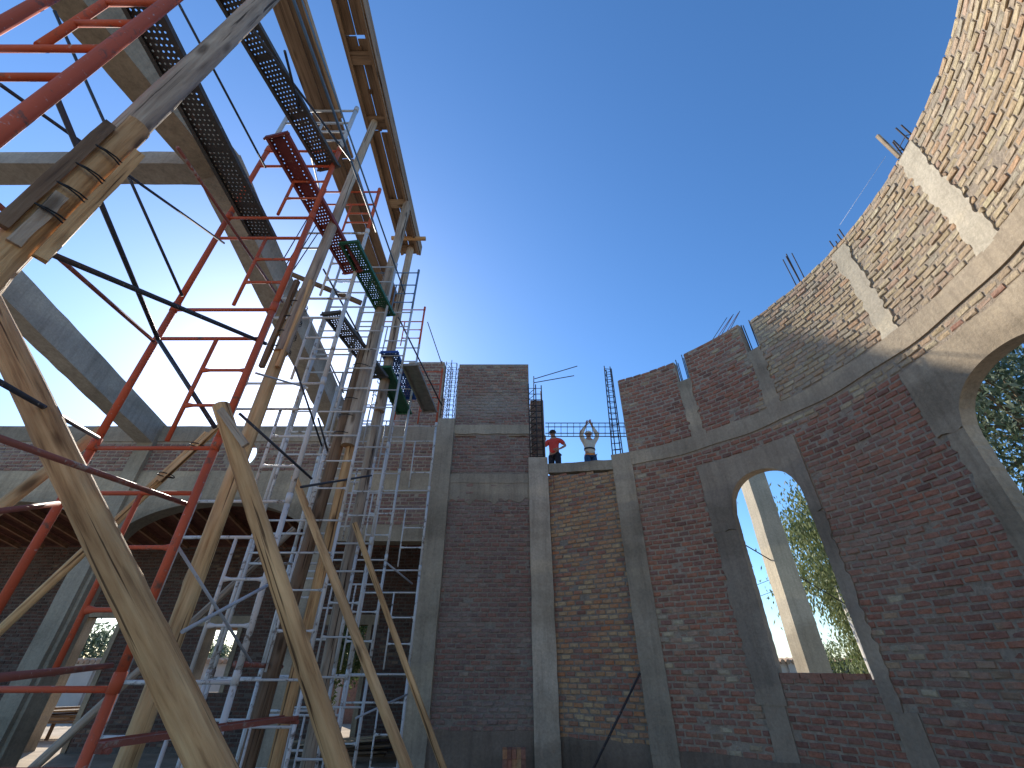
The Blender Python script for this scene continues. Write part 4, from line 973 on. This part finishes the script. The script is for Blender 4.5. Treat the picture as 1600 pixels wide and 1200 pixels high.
def person(loc, rz, k, arms, label, shirt, trousers, skin, hair, head_pitch, cap=None, extra=None):
    t = thing("person", loc, label, "person")
    M = Matrix.Translation(Vector(loc)) @ Matrix.Rotation(rz, 4, 'Z') @ Matrix.Diagonal((k * 1.13, k * 1.13, k, 1))
    # body, faces -y, 1.70 m tall
    V = [(0, 0, .93), (0, -.01, 1.12), (0, 0, 1.32), (0, .0, 1.43), (0, -.01, 1.51), (0, -.02, 1.60)]
    Rr = [(.135, .10), (.12, .09), (.15, .10), (.075, .07), (.055, .055), (.075, .088)]; Ed = [(0, 1), (1, 2), (2, 3), (3, 4), (4, 5)]
    hp = math.radians(head_pitch)
    V[5] = (0, -.02 - .09 * math.sin(hp), 1.51 + .09 * math.cos(hp)); V.append((0, V[5][1] - .07 * math.sin(hp), V[5][2] + .075 * math.cos(hp))); Rr.append((.055, .06)); Ed.append((5, 6))
    for s_ in (-1, 1):
        b = len(V); V += [(s_ * .09, 0, .88), (s_ * .105, -.01, .49), (s_ * .11, .02, .09), (s_ * .115, -.12, .04)]
        Rr += [(.085, .09), (.06, .065), (.042, .045), (.035, .03)]; Ed += [(0, b), (b, b + 1), (b + 1, b + 2), (b + 2, b + 3)]
    for s_, (el, wr, fd) in zip((-1, 1), arms):
        b = len(V); sh = (s_ * .175, 0, 1.38); V += [sh, el, wr]; Rr += [(.058, .058), (.042, .042), (.028, .028)]; Ed += [(3, b), (b, b + 1), (b + 1, b + 2)]
        wv = Vector(wr); f = Vector(fd).normalized(); sd_ = f.cross(Vector((0, 1, .2))).normalized(); palm = wv + f * .075
        pb = len(V); V.append(tuple(palm)); Rr.append((.036, .018)); Ed.append((b + 2, pb))
        for q, (off, ln) in enumerate(((-.03, .068), (-.01, .078), (.011, .073), (.03, .058))):
            kb = palm + sd_ * off + f * .02; m_ = kb + f * ln * .5 + Vector((0, -.012, 0)); e_ = m_ + f * ln * .4 + Vector((0, -.03, 0))
            c = len(V); V += [tuple(kb), tuple(m_), tuple(e_)]; Rr += [(.010, .010), (.009, .009), (.007, .007)]; Ed += [(pb, c), (c, c + 1), (c + 1, c + 2)]
        c = len(V); th = wv + f * .03 + sd_ * -.035; V += [tuple(th), tuple(th + f * .045 - sd_ * .02 + Vector((0, -.02, 0)))]; Rr += [(.012, .012), (.009, .009)]; Ed += [(b + 2, c), (c, c + 1)]
    skinmesh("body", V, Ed, Rr, skin, t, 0, 2, M)
    # shirt: torso and upper sleeves
    SV = [(0, 0, .86), (0, -.008, 1.1), (0, 0, 1.30), (0, -.004, 1.405)]; SR = [(.165, .125), (.15, .118), (.178, .135), (.125, .105)]; SE = [(0, 1), (1, 2), (2, 3)]
    for s_, (el, wr, fd) in zip((-1, 1), arms):
        b = len(SV); sh = Vector((s_ * .175, 0, 1.38)); e_ = sh.lerp(Vector(el), .8)
        SV += [tuple(sh), tuple(e_)]; SR += [(.082, .082), (.066, .066)]; SE += [(3, b), (b, b + 1)]
        if extra == "long":
            SV.append(tuple(Vector(el).lerp(Vector(wr), .85))); SR.append((.042, .042)); SE.append((b + 1, b + 2))
    skinmesh("shirt", SV, SE, SR, shirt, t, 0, 2, M)
    TV = [(0, 0, .95)]; TR = [(.150, .115)]; TE = []
    for s_ in (-1, 1):
        b = len(TV); TV += [(s_ * .095, 0, .82), (s_ * .105, -.01, .49), (s_ * .11, .015, .12)]; TR += [(.105, .105), (.08, .085), (.068, .07)]; TE += [(0, b), (b, b + 1), (b + 1, b + 2)]
    skinmesh("trousers", TV, TE, TR, trousers, t, 0, 2, M)
    hc = Vector(V[5]) + Vector((0, .004, .035)); fw = Vector((0, -math.cos(hp), -math.sin(hp))); upv = Vector((0, -math.sin(hp), math.cos(hp)))
    def ball(name, c, r, m_, flat_=1.0, cut=None):
        mb = MB(); vs = []; fs = []; nu, nv = 12, 8
        for j in range(nv + 1):
            a = PI * j / nv - PI / 2
            for i in range(nu):
                b_ = 2 * PI * i / nu; vs.append(Vector(c) + Vector((1, 0, 0)) * (r * math.cos(a) * math.cos(b_)) + fw * (r * flat_ * math.cos(a) * math.sin(b_)) + upv * (r * math.sin(a)))
        for j in range(nv):
            if cut is not None and j < cut: continue
            for i in range(nu): fs.append((j * nu + i, j * nu + (i + 1) % nu, (j + 1) * nu + (i + 1) % nu, (j + 1) * nu + i))
        mb.add(vs, fs); return obj(name, mb, m_, t, True, M)
    ball("cap" if cap else "hair", hc + upv * .012 - fw * .008, .107, cap or hair, 1.08, 4)
    if cap:
        mb = MB(); mb.add([hc + fw * .09 + Vector((sx_ * .06, 0, 0)) + upv * .02 for sx_ in (-1, 1)] + [hc + fw * .17 + Vector((sx_ * .05, 0, 0)) + upv * .005 for sx_ in (1, -1)] + [hc + fw * .09 + Vector((sx_ * .06, 0, 0)) + upv * .03 for sx_ in (-1, 1)] + [hc + fw * .17 + Vector((sx_ * .05, 0, 0)) + upv * .013 for sx_ in (1, -1)], [(3, 2, 1, 0), (4, 5, 6, 7), (0, 1, 5, 4), (1, 2, 6, 5), (2, 3, 7, 6), (3, 0, 4, 7)]); obj("visor", mb, cap, t, False, M)
    for s_ in (-1, 1): ball("eye", hc + fw * .088 + Vector((s_ * .032, 0, 0)) - upv * .012, .010, M_WIRE); ball("ear", hc + Vector((s_ * .088, 0, 0)) - upv * .02, .020, skin)
    ball("nose", hc + fw * .098 - upv * .035, .015, skin); ball("mouth", hc + fw * .086 - upv * .062, .014, M_LIP, .6)
    return t, M
M_SKIN = flat("skin", (.34, .19, .125), .6, .1, 20); M_LIP = flat("lips", (.25, .09, .07), .6, .1, 20)
M_REDSH = flat("red_shirt_cloth", (.55, .06, .05), .9, .15, 15); M_NAVY = flat("navy_cloth", (.018, .02, .03), .9, .15, 15)
M_WSH = flat("pale_shirt_cloth", (.55, .47, .37), .9, .12, 15); M_JEAN = flat("blue_jean_cloth", (.02, .06, .14), .9, .2, 15)
M_HAIR = flat("dark_hair", (.02, .015, .012), .7, .2, 40); M_CAPW = flat("pale_cap", (.6, .56, .5), .85, .1, 20); M_ORNG = flat("orange_cloth", (.7, .22, .04), .9, .1, 20)
PK = .83
pp, MP = person((1.07, 10.45, ZP), math.radians(-28), PK, [((-.26, -.16, 1.14), (-.13, -.36, 1.25), (.3, -.5, .6)), ((.33, .06, 1.16), (.20, -.13, .98), (-.6, -.5, -.2))],
       "worker in a red shirt and dark trousers looking down from the wall", M_REDSH, M_NAVY, M_SKIN, M_HAIR, 24)
pp2, MP2 = person((2.02, 10.5, ZP), math.radians(12), PK, [((-.27, -.10, 1.62), (-.10, -.16, 1.88), (.3, -.1, 1)), ((.27, -.10, 1.62), (.06, -.16, 1.92), (-.3, -.1, 1))],
       "worker in a pale shirt and harness reaching up with both arms", M_WSH, M_JEAN, M_SKIN, M_HAIR, 8, M_CAPW, "long")
def belt(z, rx, ry, h, m_, name):
    mb = MB(); n_ = 20; vs = []
    for zz in (z - h, z + h):
        for i in range(n_): a = 2 * PI * i / n_; vs.append((rx * math.cos(a), ry * math.sin(a), zz))
    mb.add(vs, [(i, (i + 1) % n_, n_ + (i + 1) % n_, n_ + i) for i in range(n_)]); obj(name, mb, m_, pp2, True, MP2)
belt(1.10, .165, .128, .025, M_NAVY, "harness_belt"); belt(.88, .17, .132, .03, M_ORNG, "shirt_hem")
